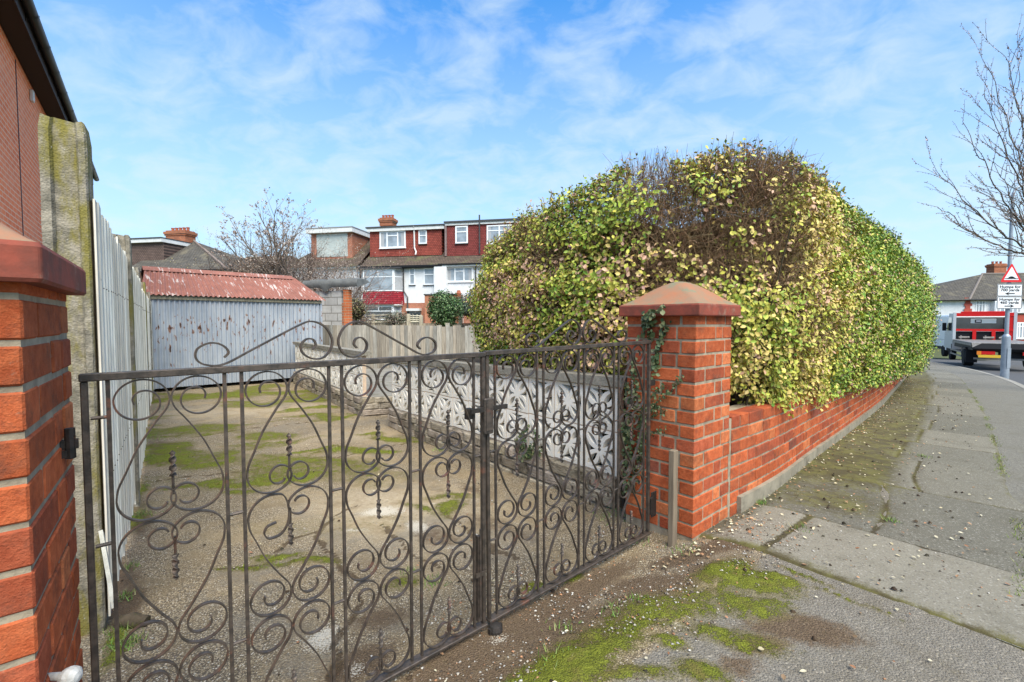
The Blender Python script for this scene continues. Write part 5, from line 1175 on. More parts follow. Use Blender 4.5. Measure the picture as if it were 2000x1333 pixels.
# ---- left house with the boarded dormer
t, X, X1 = house('pebble-white terraced house with a wide pale panelled dormer seen through bare shrubs', 560, 703)
ze3 = FH(650, 522)[1]
boxl(X, X, X1 - .01, .05, 8, ZB, ze3 - .02, 'wall', m_render, t); boxl(X, X, X1 - .02, -.2, .049, ze3 - .15, ze3 + .02, 'fascia', m_white, t)
b = MB(); L = X1 - X - .01; zt3 = ze3 + 3.3
b.add([(-.3, -.35, ze3), (L, -.35, ze3), (L, 4.3, zt3), (2.6, 4.3, zt3), (-.3, 8.4, ze3), (L, 8.4, ze3)], [(0, 1, 2, 3), (0, 3, 4), (3, 2, 5, 4)]); b.build('roof', m_roof, t)
x0, x1, z0, z1 = FH.r(608, 456, 688, 509, .8); boxl(X, x0, x1, .8, 4.6, z0, z1, 'dormer', m_hbrick, t)
b = MB(); b.box(x1 - X + .002, x1 - X + .012, .8, 4.6, z0, z1); b.build('dormer_cheek', m_hbricky, t)
boxl(X, x0 - .25, x1 + .22, .45, 4.9, z1 + .002, z1 + .36, 'flat_roof_edge', m_white, t); boxl(X, x0 - .28, x1 + .25, .42, 4.95, z1 + .362, z1 + .44, 'flat_roof', pbr('felt_grey', (.25, .25, .25)), t)
r_ = FH.r(619, 457, 679, 502, .8); boxl(X, r_[0], r_[1], .76, .799, r_[2], r_[3] - .01, 'blind_panel', pbr('pale_blind', (.50, .53, .50), (.40, .44, .42), 2, rough=.5), t)
r_ = FH.r(628, 545, 662, 575); window(t, r_[0] - X, r_[1] - X, r_[2], r_[3], .03, (.5,), {}, .1)
# ---- far left house beyond the shed
FL = Fac(330, 34, -11)
o = FL.o; X = 0; t = thing('hipped_house', 'grey-roofed hipped house with a brick chimney and brown dormer behind the shed roof', 'house', (o.x, o.y, 0), FL.a)
def P_(px, py, y): x, z = FL(px, py, y); return (x, y, z)
zl = FL(300, 531)[1]
A_, B_, C_, D_ = P_(347, 472.5, 4), P_(378.5, 472.5, 4), P_(243, 531, 0), P_(438, 531, 0)
zt_ = A_[2]; b = MB(); b.add([(C_[0], -.3, zl), (D_[0] + .5, -.3, zl), (B_[0], 4, zt_), (A_[0], 4, zt_), (C_[0], 8.3, zl), (D_[0] + .5, 8.3, zl)], [(0, 1, 2, 3), (1, 5, 2), (3, 2, 5, 4), (0, 3, 4)]); b.build('roof', m_roofg, t)
b = MB(); b.tube([(D_[0] + .5, -.3, zl + .03), (B_[0], 4, zt_ + .03)], .11, 5); b.build('hip_tiles', pbr('pale_hip', (.25, .2, .17), (.16, .12, .1), 6), t)
MB().box(C_[0] + .3, D_[0] + .1, .05, 8, ZB, zl - .01).build('wall', m_render, t); MB().box(C_[0], D_[0] + .5, -.42, -.28, zl - .1, zl + .02).build('gutter', m_black, t)
x0, x1, z0, z1 = FL.r(200, 476, 320, 524, 1.2); MB().box(x0, x1, 1.2, 4.0, z0, z1).build('dormer', coursed('brown_hung_tiles', (.17, .115, .095), (.14, .095, .08), (.06, .045, .04), .2, .12, .016), t)
f = MB(); f.box(x0, x1 + .1, .95, 4.2, z1 + .002, z1 + .28); f.build('fascia', m_white, t); MB().box(x0, x1 + .12, .9, 4.25, z1 + .282, z1 + .36).build('flat_roof', m_darkgrey, t)
chimney(t, 0, FL, 321, 364, 450, 482, 3.2, 5, 1.0, flare=.14)
# one more roof far behind the bare tree
FB = Fac(470, 46, -8); t = thing('distant_house', 'plain brown roof of a farther house seen low through the bare tree', 'house', (FB.o.x, FB.o.y, 0), FB.a)
x0, z0 = FB(395, 535); x1, z1 = FB(560, 535); zt_ = FB(470, 490)[1]
b = MB(); b.add([(x0, 0, z0), (x1, 0, z0), (x1 - 2, 4, zt_), (x0 + 2, 4, zt_), (x0, 8, z0), (x1, 8, z0)], [(0, 1, 2, 3), (1, 5, 2), (3, 2, 5, 4), (0, 3, 4)]); b.build('roof', m_roof, t); MB().box(x0 + .3, x1 - .3, .3, 7.7, ZB, z0 - .01).build('wall', m_render, t)
# ---- neighbour's flank wall and eaves at the left edge
e1 = at(180, 349, 12.9); e0 = at(33, 0, 5.8); ze_ = (e1.z + e0.z) / 2; d = e1 - e0; d.z = 0; L = d.length; d.normalize()
o = Vector((e0.x, e0.y, 0)) - d * 1.6; rz = math.atan2(d.y, d.x); LL = L + 1.6
t = thing('brick_house', 'neighbouring salmon brick house with dark eaves rising behind the left pillar', 'house', (o.x, o.y, 0), rz)
def flank():
    g = G('salmon_bricks'); tc = g.n('ShaderNodeTexCoord'); sp = g.n('ShaderNodeSeparateXYZ'); g.l(tc.outputs['Object'], sp.inputs[0]); cb = g.n('ShaderNodeCombineXYZ'); g.l(sp.outputs['X'], cb.inputs[0]); g.l(sp.outputs['Z'], cb.inputs[1])
    b = g.n('ShaderNodeTexBrick', offset=.5, i_Scale=1.0); g.l(cb.outputs[0], b.inputs['Vector'])
    for k, v in (('Brick Width', .225), ('Row Height', .075), ('Mortar Size', .0075), ('Mortar Smooth', .15), ('Bias', -.2)): b.inputs[k].default_value = v
    for k, c in (('Color1', (.95, .25, .10)), ('Color2', (.80, .185, .075)), ('Mortar', (.88, .60, .41))): b.inputs[k].default_value = (*c, 1)
    c = g.mix(g.ramp(g.noise(1.2, 6, .6), .4, .7, 0, .35), b.outputs['Color'], (.90, .40, .24)); g.bump(g.math('SUBTRACT', 1.0, b.outputs['Fac']), .5, .008); return g.done(c, .85)
# local: x along the wall away from us, +y to the left (away from the drive)
MB().box(0, LL, .25, 8, -.6, ze_ - .10).build('wall', flank(), t)
MB().box(3.0, 3.025, .242, .248, -.5, ze_ - .2).build('movement_joint', m_darkgrey, t)
MB().box(-.2, LL + .15, .0, .245, ze_ - .12, ze_ - .09).build('soffit', pbr('dark_brown_soffit', (.03, .021, .018), rough=.7), t)
MB().box(-.2, LL + .15, -.012, .0, ze_ - .13, ze_ + .09).build('fascia', pbr('dark_brown_fascia', (.035, .025, .022), rough=.6), t)
b = MB(); rows = []
for x in np.linspace(-.2, LL + .2, 40): rows.append([(x, -.075 + .062 * math.cos(a), ze_ + .055 + .062 * math.sin(a)) for a in np.linspace(math.pi, 2 * math.pi, 9)] + [(x, -.075 + .056 * math.cos(a), ze_ + .055 + .056 * math.sin(a)) for a in np.linspace(2 * math.pi, math.pi, 9)])
b.sheet(rows); gt = b.build('gutter', m_black, t, smooth=True)
for x in np.arange(.3, LL, .85):
    b = MB(); rows = [[(xx, -.075 + .07 * math.cos(a), ze_ + .055 + .07 * math.sin(a)) for a in np.linspace(math.pi, 2 * math.pi, 9)] for xx in (x - .018, x + .018)]; b.sheet(rows); b.box(x - .012, x + .012, -.02, -.012, ze_ - .06, ze_ + .06); b.build('bracket', m_black, gt)
b = MB(); b.sheet([[(-.2, -.04, ze_ + .10), (LL + .2, -.04, ze_ + .10)], [(-.2, 4.2, ze_ + 2.6), (LL + .2, 4.2, ze_ + 2.6)], [(-.2, 8.3, ze_ + .10), (LL + .2, 8.3, ze_ + .10)]]); b.build('roof', m_roof, t)
v = at(101, 152, 1); 
MB().box(3.95, 4.07, .20, .248, ze_ - .42, ze_ - .24, ch=.01).build('wall_vent', m_white, t)
# ---- white house across the street
FR = Fac(1920, 48, 30)
# facade recedes to the left a little
FR = Fac(1887, 50, -4); o = FR.o; t = thing('semi_detached_house', 'white rendered house with a hipped brown roof and red brick quoin across the street', 'house', (o.x, o.y, 0), FR.a)
zr_ = FR(1950, 586)[1]; ZR = -3.0
xl, xq, xr = FR(1808, 586)[0], 0, FR(2120, 586)[0]
# side wall goes back-left from the quoin
b = MB(); b.prism([(xq, 0), (xr, 0), (xr, 9), (xq - 6.6, 9), (xq - 6.6, 2.2)], ZR, zr_ - .01, 'z'); b.build('wall', m_render, t)
ap = FR(1918.5, 536, 4.5); zap = ap[1]; b = MB()
b.add([(xq - .1, -.4, zr_), (xr, -.4, zr_), (xr, 4.5, zap), (ap[0], 4.5, zap), (xq - 7.1, 1.9, zr_), (xq - 7, 9.4, zr_), (xr, 9.4, zr_)], [(0, 1, 2, 3), (4, 0, 3), (5, 4, 3), (6, 5, 3, 2)]); b.build('roof', m_roofg, t)
b = MB(); b.tube([(xq - .1, -.4, zr_ + .03), (ap[0], 4.5, zap + .05)], .1, 5); b.tube([(ap[0], 4.5, zap + .05), (xr, 4.5, zap + .05)], .1, 5); b.build('ridge_tiles', pbr('ridge', (.2, .17, .15)), t)
b = MB(); b.tube([(xq - 7.1, 1.85, zr_ - .02), (xq - .1, -.45, zr_ - .02), (xr, -.45, zr_ - .02)], .08, 5); b.build('gutter', m_black, t)
b = MB(); 
for k in range(6): b.box(-.28 if k % 2 else -.16, .52 if k % 2 else .34, -.04, .0, FR(1888, 614)[1] + k * .30, FR(1888, 614)[1] + k * .30 + .295)
b.build('brick_quoin', pbr('red_quoin', (.45, .10, .07), (.36, .08, .06), 6), t)
for k in range(2):
    pass
r_ = FR.r(1905, 587.5, 1924, 612); window(t, *r_, -.02, (.34, .66), {0: .7, 1: .7, 2: .7}, .10, m=m_upvc)
r_ = FR.r(1940, 614, 2100, 680, -1.2); MB().box(r_[0], r_[1], -1.2, -.002, ZR, r_[3]).build('brick_bay', pbr('red_bay', (.40, .085, .06), (.33, .07, .05), 5), t)
MB().box(r_[0] - .1, r_[1], -1.3, -.002, r_[3] + .002, r_[3] + .14).build('bay_roof', m_roofg, t)
r_ = FR.r(1943, 590, 1996, 612, -.5); MB().box(r_[0], r_[1], -.5, -.002, r_[2] - .1, r_[3] + .1).build('window_bay', m_render, t); window(t, r_[0] + .1, r_[1] - .1, r_[2], r_[3], -.52, (.16, .33, .5, .67, .84), {}, .09)
r_ = FR.r(1985, 630, 2002, 662, -1.2); window(t, *r_, -1.22, (.33, .66), {0: .75, 1: .75, 2: .75}, .12)
chimney(t, 0, FR, 1940, 1968, 515, 541, 5, 3, 1.0, flare=.12)
# ================================================================ trees
def tree(name, label, base, limbs, seed, twigcol=(.16, .12, .09), bud=None, budn=1.0, seg=.16, r0=.05, trunk=None, group=None, depth=3, branch=.5, buds=.012, cat='tree', jit=.22, grav=.02, lens=(.62, .5)):
    rnd = random.Random(seed); t = thing(name, label, cat, base, 0, group); A_ = []; B_ = []; RA = []; RB = []; BP = []; BD = []
    def grow(p, d, L, r, lev):
        n = max(3, int(L / seg)); st = L / n; p = Vector(p); d = Vector(d).normalized()
        for k in range(n):
            d = (d + Vector((rnd.gauss(0, jit), rnd.gauss(0, jit), rnd.gauss(0, jit) + grav)) * .5).normalized(); q = p + d * st; ra = r * (1 - .75 * k / n); rb = r * (1 - .75 * (k + 1) / n)
            A_.append(tuple(p)); B_.append(tuple(q)); RA.append(ra); RB.append(rb)
            if lev < depth and k >= (1 if lev else 0) and rnd.random() < branch * (1.0 if lev < 2 else .9):
                for _ in range(rnd.choice((1, 1, 2))):
                    s_ = Vector((rnd.gauss(0, 1), rnd.gauss(0, 1), rnd.gauss(0, 1))); s_ = (s_ - d * s_.dot(d)).normalized(); dd_ = (d * .75 + s_ * rnd.uniform(.35, .8)).normalized()
                    grow(q, dd_, L * rnd.uniform(*sorted(lens)) * (1 - .4 * k / n), rb * .62, lev + 1)
            if lev >= depth - 1:
                for _ in range(2):
                    if rnd.random() < budn: BP.append(tuple(q - d * rnd.random() * st + Vector((rnd.gauss(0, .006), rnd.gauss(0, .006), rnd.gauss(0, .006))))); BD.append(tuple(d + Vector((rnd.gauss(0, .8), rnd.gauss(0, .8), rnd.gauss(0, .8)))))
            p = q
    for (p, d, L, r) in limbs: grow(p, d, L, r, 0)
    n = len(A_); col = np.array([twigcol]) * RNG.uniform(.7, 1.25, (n, 1)); o = twigmesh('branches', np.array(A_), np.array(B_), np.array(RA), np.array(RB), col, m_twig, t)
    if trunk: tb = MB(); tb.tube(*trunk, 10, col=twigcol); tb.build('trunk', m_twig, t, world=True, smooth=True)
    if bud and BP:
        k = len(BP); BPa = np.array(BP); c = np.array(bud)[RNG.integers(0, len(bud), k)] * RNG.uniform(.7, 1.2, (k, 1)); leafmesh('buds', BPa, RNG.normal(0, 1, (k, 3)), np.array(BD), buds * RNG.uniform(.6, 1.5, k), np.full(k, .6), c, m_leaf, t, True)
    for ch in t.children:
        if ch.name.split('.')[0] != 'trunk': ch.data.transform(wmat(t).inverted())
    return t
# bare tree behind the shed
Yt = 15.0
bt = at(556, 640, Yt); base = Vector((bt.x, Yt, -.4)); f0 = at(556, 560, Yt)
lim = []
for (px, py, L, r) in ((436, 480, 0, .035), (455, 440, 0, .04), (470, 425, 0, .04), (500, 420, 0, .04), (548, 425, 0, .035), (520, 440, 0, .035), (568, 450, 0, .03), (440, 505, 0, .035), (585, 470, 0, .025), (478, 470, 0, .035)):
    s_ = at(556 - (556 - px) * .12, 575, Yt); e = at(px, py, Yt + random.uniform(-1.2, 1.2)); v = e - s_; lim.append((s_, v + Vector((0, 0, -.0)), v.length * 1.05, r * 1.1))
tree('bare_tree', 'spreading bare tree with pale buds standing behind the red shed roof', base, lim, 4, (.22, .18, .145), ((.55, .48, .42), (.40, .30, .24), (.22, .14, .11)), .8, .2, trunk=([base, f0], [.12, .08]), depth=3, branch=.85, buds=.045, jit=.17, grav=.05, lens=(.42, .30))
# tangled leafless shrubs right of it
def thicket(label, x0, x1, y0, Yd, n, hgt, seed, col, bud, dens=.6, name='bare_shrub', bs=.03):
    rnd = random.Random(seed); lim = []; c = at((x0 + x1) / 2, 640, Yd)
    for k in range(n):
        px = rnd.uniform(x0, x1); s_ = at(px, 625, Yd + rnd.uniform(-.8, .8)); s_.z = rnd.uniform(.2, .9); top = hgt((px - x0) / (x1 - x0)) * rnd.uniform(.72, 1.0); lim.append((s_, Vector((rnd.gauss(0, .3), rnd.gauss(0, .3), 1)), max(.4, top - s_.z), .024))
    return tree(name, label, (c.x, Yd, -.3), lim, seed, col, bud, dens, .16, depth=2, branch=.6, buds=bs, cat='shrub', jit=.3, grav=.02, lens=(.5, .35))
hgt = lambda f: float(np.interp(f, [0, .1, .25, .6, .8, 1], [3.6, 4.1, 4.5, 4.7, 4.3, 3.7]))
thicket('dense brown leafless shrub between the bare tree and the panelled dormer', 515, 645, 560, 17.5, 95, hgt, 21, (.17, .12, .095), ((.32, .22, .17), (.45, .36, .30)), .6)
thicket('darker low thicket of bare twigs right behind the shed ridge', 425, 545, 560, 16.5, 75, lambda f: 3.5 + .25 * math.sin(f * 3), 22, (.11, .08, .06), ((.2, .14, .1),), .5)
thicket('thin bare shrub with arching stems in front of the pebble-white house', 640, 702, 560, 15.5, 26, lambda f: 4.1 - .4 * f, 23, (.26, .20, .17), ((.50, .40, .34),), .6)
thicket('faint twiggy shrub before the grey hipped roof', 378, 432, 560, 19, 16, lambda f: 3.7 - .2 * f, 24, (.26, .21, .18), ((.4, .33, .25), (.42, .36, .12)), .4, bs=.04)
# evergreen shrubs by the white house
def evergreen(label, pxc, pyc, Yd, rx, rz_, n, cols, size, seed, name='evergreen_shrub'):
    rg = np.random.default_rng(seed); c = at(pxc, pyc, Yd); t = thing(name, label, 'shrub', (c.x, c.y, tz(c.x, c.y)))
    d = rg.normal(size=(n, 3)); d /= np.linalg.norm(d, axis=1, keepdims=True); rad = rg.random(n) ** .35
    lump = .75 + .5 * vn(d[:, 0] * 2 + 5, d[:, 2] * 2 + d[:, 1] * 2 + 5, 1.6, 3); P = np.array(c)[None] + d * (rad * lump)[:, None] * np.array([rx, rx, rz_])
    col = np.array(cols)[rg.integers(0, len(cols), n)] * rg.uniform(.6, 1.35, (n, 1)); leafmesh('foliage', P, d + rg.normal(0, .6, (n, 3)) + np.array([0, 0, .4]), rg.normal(size=(n, 3)), size * rg.uniform(.6, 1.3, n), np.full(n, .5), col, m_leaf, t)
    m = 260; e = rg.normal(size=(m, 3)); e /= np.linalg.norm(e, axis=1, keepdims=True); A_ = np.tile(np.array([[c.x, c.y, c.z - rz_ * .7]]), (m, 1)); twigmesh('stems', A_ + e * .1, np.array(c)[None] + e * np.array([rx, rx, rz_]) * .8, .012, .004, np.tile([[.10, .08, .06]], (m, 1)), m_twig, t)
    b = MB(); b.tube([(c.x, c.y, tz(c.x, c.y) - .2), (c.x, c.y, c.z - rz_ * .5)], [.05, .04], 7, col=(.12, .1, .08)); b.build('trunk', m_twig, t, world=True)
    for ch in t.children:
        if ch.name.split('.')[0] != 'trunk': ch.data.transform(wmat(t).inverted())
evergreen('glossy green evergreen bush standing above the back fence before the white house', 868, 604, 14, .55, .55, 5200, ((.03, .07, .02), (.05, .11, .03), (.09, .17, .05), (.16, .22, .10)), .075, 5)
evergreen('darker dusty-green bush between the glossy bush and the hedge', 922, 598, 15, .60, .40, 4500, ((.03, .05, .03), (.05, .08, .045), (.16, .20, .14), (.10, .13, .09)), .06, 6)
evergreen('small straggly yellow-green plant beside the orange brick pier', 697, 604, 14.5, .35, .35, 700, ((.18, .16, .06), (.10, .12, .05), (.28, .2, .12)), .06, 8)
evergreen('grey-green climber over the garden trellis', 775, 622, 16.2, .50, .26, 900, ((.16, .18, .13), (.10, .13, .07), (.22, .18, .13)), .06, 9)
# street tree reaching in from the right
base = Vector((12.3, 9.2, tz(12.3, 9.2))); fk = at(2075, 520, 9.2); lim = []
for (px, py, dy, r) in ((1832, 402, -.4, .024), (1838, 340, .2, .024), (1880, 240, .3, .022), (1925, 190, 0, .022), (1930, 130, .5, .022), (1965, 110, -.5, .022), (1960, 250, -.3, .02), (1985, 200, .9, .02), (2060, 120, 0, .03), (2200, 200, 0, .03), (2250, 330, .4, .03), (2150, 120, -.6, .03), (1915, 365, 1.2, .018), (1945, 320, -1.0, .018)):
    e = at(px, py, 9.2 + dy); v = e - fk; s_ = fk + Vector((random.gauss(0, .05), random.gauss(0, .05), random.uniform(-.25, .3))); v = e - s_; v0 = v + Vector((0, 0, -.42 * abs(v.x))); lim.append((s_, v0, v.length * 1.02, r))
def arch_tree(name, label, base, fk, lim, seed, col, bud):
    rnd = random.Random(seed); t = thing(name, label, 'tree', base); A_ = []; B_ = []; RA = []; RB = []; BP = []; BD = []
    def run(P, r, lev):
        n = len(P) - 1
        for k in range(n):
            ra, rb = r * (1 - .85 * k / n) + .0016, r * (1 - .85 * (k + 1) / n) + .0016; A_.append(tuple(P[k])); B_.append(tuple(P[k + 1])); RA.append(ra); RB.append(rb); d = (P[k + 1] - P[k]).normalized(); st = (P[k + 1] - P[k]).length
            if lev >= 1 or k > n * .35:
                for _ in range(3): BP.append(tuple(P[k] + (P[k + 1] - P[k]) * rnd.random() + Vector([rnd.gauss(0, .007) for _ in range(3)]))); BD.append(tuple(d + Vector([rnd.gauss(0, .7) for _ in range(3)])))
            if lev < 2 and k > n * (.12 if lev == 0 else .2) and rnd.random() < (.55 if lev == 0 else .30):
                s_ = Vector([rnd.gauss(0, 1) for _ in range(3)]); s_ = (s_ - d * s_.dot(d)).normalized(); dd_ = (d + s_ * rnd.uniform(.3, .6) + Vector((0, 0, .12))).normalized(); L = st * n * (.42 if lev == 0 else .5) * (1 - .5 * k / n) * rnd.uniform(.5, 1.1); m = max(3, int(L / .09)); Q = [P[k + 1]]; dv2 = dd_
                for _j in range(m): dv2 = (dv2 + Vector([rnd.gauss(0, .07) for _ in range(3)]) + Vector((0, 0, .015))).normalized(); Q.append(Q[-1] + dv2 * (L / m))
                run(Q, rb * .5, lev + 1)
    for (s_, v0, L, r), tgt in zip(lim, tg):
        n = 26; P = []; mid = s_ + v0 * .5
        for k in range(n + 1):
            u = k / n; p = s_ * (1 - u) ** 2 + mid * 2 * u * (1 - u) + tgt * u * u; w_ = .035 * math.sin(k * 1.3 + r * 900) * u; P.append(p + Vector((w_ * .5 + rnd.gauss(0, .008), rnd.gauss(0, .012), w_ + rnd.gauss(0, .012))))
        run(P, r, 0)
    n = len(A_); twigmesh('branches', np.array(A_), np.array(B_), np.array(RA), np.array(RB), np.array([col]) * RNG.uniform(.7, 1.2, (n, 1)), m_twig, t)
    k = len(BP); leafmesh('buds', np.array(BP), RNG.normal(0, 1, (k, 3)), np.array(BD), .026 * RNG.uniform(.5, 1.5, k), np.full(k, .6), np.array(bud)[RNG.integers(0, len(bud), k)] * RNG.uniform(.7, 1.2, (k, 1)), m_leaf, t, True)
    for ch in t.children: ch.data.transform(wmat(t).inverted())
    b = MB(); b.tube([base - Vector((0, 0, .1)), base + Vector((0, 0, .4)), base.lerp(fk, .6), fk + Vector((0, 0, .1))], [.15, .11, .09, .05], 12, col=(.14, .12, .10)); b.build('trunk', m_twig, t, world=True, smooth=True)
tg = [at(px, py, 9.2 + dy) for (px, py, dy, r) in ((1832, 402, -.4, .024), (1838, 340, .2, .024), (1880, 240, .3, .022), (1925, 190, 0, .022), (1930, 130, .5, .022), (1965, 110, -.5, .022), (1960, 250, -.3, .02), (1985, 200, .9, .02), (2060, 120, 0, .03), (2200, 200, 0, .03), (2250, 330, .4, .03), (2150, 120, -.6, .03), (1915, 365, 1.2, .018), (1945, 320, -1.0, .018))]
arch_tree('street_tree', 'leafless street tree with pink-brown buds reaching in above the lamp post', base, fk, lim, 9, (.15, .125, .10), ((.55, .38, .32), (.35, .2, .16), (.20, .12, .10)))
# ================================================================ lamp post with traffic signs
lb = gnd(1962, 735); m_galvp = pbr('galvanised_steel', (.34, .38, .43), (.27, .31, .35), 6, c3=(.2, .22, .23), s3=20, t3=(.6, .8), rough=.5, metal=.35, bump=.1, bs=80)
lp_ = thing('lamp_post', 'grey steel lamp post at the kerb carrying the hump warning signs', 'lamp post', lb)
Yl = lb.y; zsh = at(1969, 655, Yl).z - lb.z; ztop = at(1977, 362, Yl).z - lb.z
b = MB(); b.lathe([(.098, -.1), (.098, 0), (.098, zsh - .06), (.092, zsh - .03), (.052, zsh + .03), (.050, zsh + .1), (.045, ztop * .6), (.040, ztop - .35)], 20); b.build('column', m_galvp, lp_, smooth=False)
b = MB(); arc = [(0, 0, ztop - .36)] + [(.35 - .35 * math.cos(a), 0, ztop - .35 + .35 * math.sin(a)) for a in np.linspace(0, math.pi / 2, 10)] + [(1.3, 0, ztop + .02)]; b.tube(arc, .034, 10); b.build('bracket_arm', m_galvp, lp_, smooth=True)
b = MB(); b.box(1.25, 1.75, -.1, .1, ztop - .05, ztop + .07, ch=.03); b.build('lantern', m_galvp, lp_)
b = MB(); b.box(-.055, .055, -.103, -.095, .25, .85, ch=.003); b.build('door', m_galvp, lp_)
def flat(name, polys, m, par, y, holes=(), ex=.002, M=None):
    cu = bpy.data.curves.new(name, 'CURVE'); cu.dimensions = '2D'; cu.fill_mode = 'BOTH'; cu.extrude = ex
    for P in list(polys) + list(holes):
        s = cu.splines.new('POLY'); s.points.add(len(P) - 1); s.use_cyclic_u = True
        for i, (x, z) in enumerate(P): s.points[i].co = (x, z, 0, 1)
    ob = bpy.data.objects.new('tmp', cu); COL.objects.link(ob); dg = bpy.context.evaluated_depsgraph_get(); me = bpy.data.meshes.new_from_object(ob.evaluated_get(dg)); bpy.data.objects.remove(ob)
    me.polygons.foreach_set('use_smooth', [False] * len(me.polygons)); me.transform(Matrix.Translation((0, y, 0)) @ Matrix.Rotation(R(90), 4, 'X')); me.materials.clear(); me.name = name; return link(name, me, m, par)
def text(s, size, x, z, y, m, par, name='lettering', sx=1.0, bold=.0):
    cu = bpy.data.curves.new(name, 'FONT'); cu.body = s; cu.size = size; cu.align_x = 'CENTER'; cu.align_y = 'CENTER'; cu.extrude = .0015; cu.offset = bold; cu.resolution_u = 3
    ob = bpy.data.objects.new('tmp', cu); COL.objects.link(ob); dg = bpy.context.evaluated_depsgraph_get(); me = bpy.data.meshes.new_from_object(ob.evaluated_get(dg)); bpy.data.objects.remove(ob)
    me.transform(Matrix.Translation((x, y, z)) @ Matrix.Diagonal((sx, 1, 1, 1)) @ Matrix.Rotation(R(90), 4, 'X')); me.materials.clear(); return link(name, me, m, par)
def rrect(x0, x1, z0, z1, r, n=6):
    P = []
    for cx, cz, a0 in ((x1 - r, z1 - r, 0), (x0 + r, z1 - r, 90), (x0 + r, z0 + r, 180), (x1 - r, z0 + r, 270)):
        P += [(cx + r * math.cos(R(a)), cz + r * math.sin(R(a))) for a in np.linspace(a0, a0 + 90, n)]
    return P
def rtri(c, h, r, n=6):
    # upward triangle with rounded corners, c = base-centre, h = height
    w_ = h / math.sqrt(3); V = [(c[0], c[1] + h), (c[0] - w_, c[1]), (c[0] + w_, c[1])]; cen = (c[0], c[1] + h / 3); P = []
    for (x, z), a0 in zip(V, (30, 150, 270)):
        k = 1 - 2 * r / math.hypot(x - cen[0], z - cen[1]); cx, cz = cen[0] + (x - cen[0]) * k, cen[1] + (z - cen[1]) * k; P += [(cx + r * math.cos(R(a)), cz + r * math.sin(R(a))) for a in np.linspace(a0, a0 + 120, n)]
    return P
m_signw = pbr('reflective_white', (.70, .72, .74), rough=.4); m_signr = pbr('sign_red', (.60, .03, .035), rough=.4); m_signk = pbr('sign_black', (.012, .012, .014), rough=.5)
def onp(px, py): p = at(px, py, Yl - .1); return p.x, p.z
cxs, zt1 = onp(1976.5, 514); _, zb1 = onp(1976.5, 551.5); xl_, zt2 = onp(1948.5, 555); xr_, zm = onp(1996.5, 579.5); _, zb2 = onp(1970, 603.5)
sgn = thing('warning_sign', 'red-bordered triangular road hump warning sign on the lamp post', 'road sign', (cxs, Yl - .10, zb1)); h = zt1 - zb1
flat('border', [rtri((0, 0), h, .03)], m_signr, sgn, 0); flat('face', [rtri((0, h * .115), h * .70, .012)], m_signw, sgn, -.004)
hump = [(-h * .36, h * .17), (h * .36, h * .17), (h * .36, h * .195), (h * .24, h * .20), (h * .16, h * .24), (h * .08, h * .29), (0, h * .305), (-h * .08, h * .29), (-h * .16, h * .24), (-h * .24, h * .20), (-h * .36, h * .195)]
flat('hump_symbol', [hump], m_signk, sgn, -.008); MB().box(-.06, .06, .005, .06, h * .2, h * .25).build('clip', m_galvp, sgn)
W2 = xr_ - xl_
for (zt_, zb_, t1, t2, sg, lab) in ((zt2, zm + .006, 'Humps for', '700 yards', -1, 'upper white plate reading Humps for 700 yards with an arrow pointing left'), (zm - .002, zb2, 'Humps for', '460 yards', 1, 'lower white plate reading Humps for 460 yards with an arrow pointing right')):
    s_ = thing('sign_plate', lab, 'road sign', ((xl_ + xr_) / 2, Yl - .10, zb_), 0, 'plates under the hump sign'); H = zt_ - zb_; w2 = W2 / 2
    flat('plate', [rrect(-w2, w2, 0, H, .02)], m_signw, s_, 0)
    flat('edge_line', [rrect(-w2 + .006, w2 - .006, .006, H - .006, .02)], m_signk, s_, -.004, holes=[rrect(-w2 + .018, w2 - .018, .018, H - .018, .012)])
    text(t1, H * .30, 0, H * .76, -.0045, m_signk, s_, sx=1.30, bold=.002); text(t2, H * .30, 0, H * .50, -.0045, m_signk, s_, sx=1.30, bold=.002)
    a = sg; y_ = H * .22; flat('arrow', [[(a * w2 * .38, y_), (a * w2 * .12, y_ + H * .11), (a * w2 * .05, y_ + H * .11), (a * w2 * .17, y_ + H * .035), (-a * w2 * .38, y_ + H * .035), (-a * w2 * .38, y_ - H * .035), (a * w2 * .17, y_ - H * .035), (a * w2 * .05, y_ - H * .11), (a * w2 * .12, y_ - H * .11)][::(1)]], m_signk, s_, -.0048)
    MB().box(-.06, .06, .005, .06, H * .4, H * .5).build('clip', m_galvp, s_)
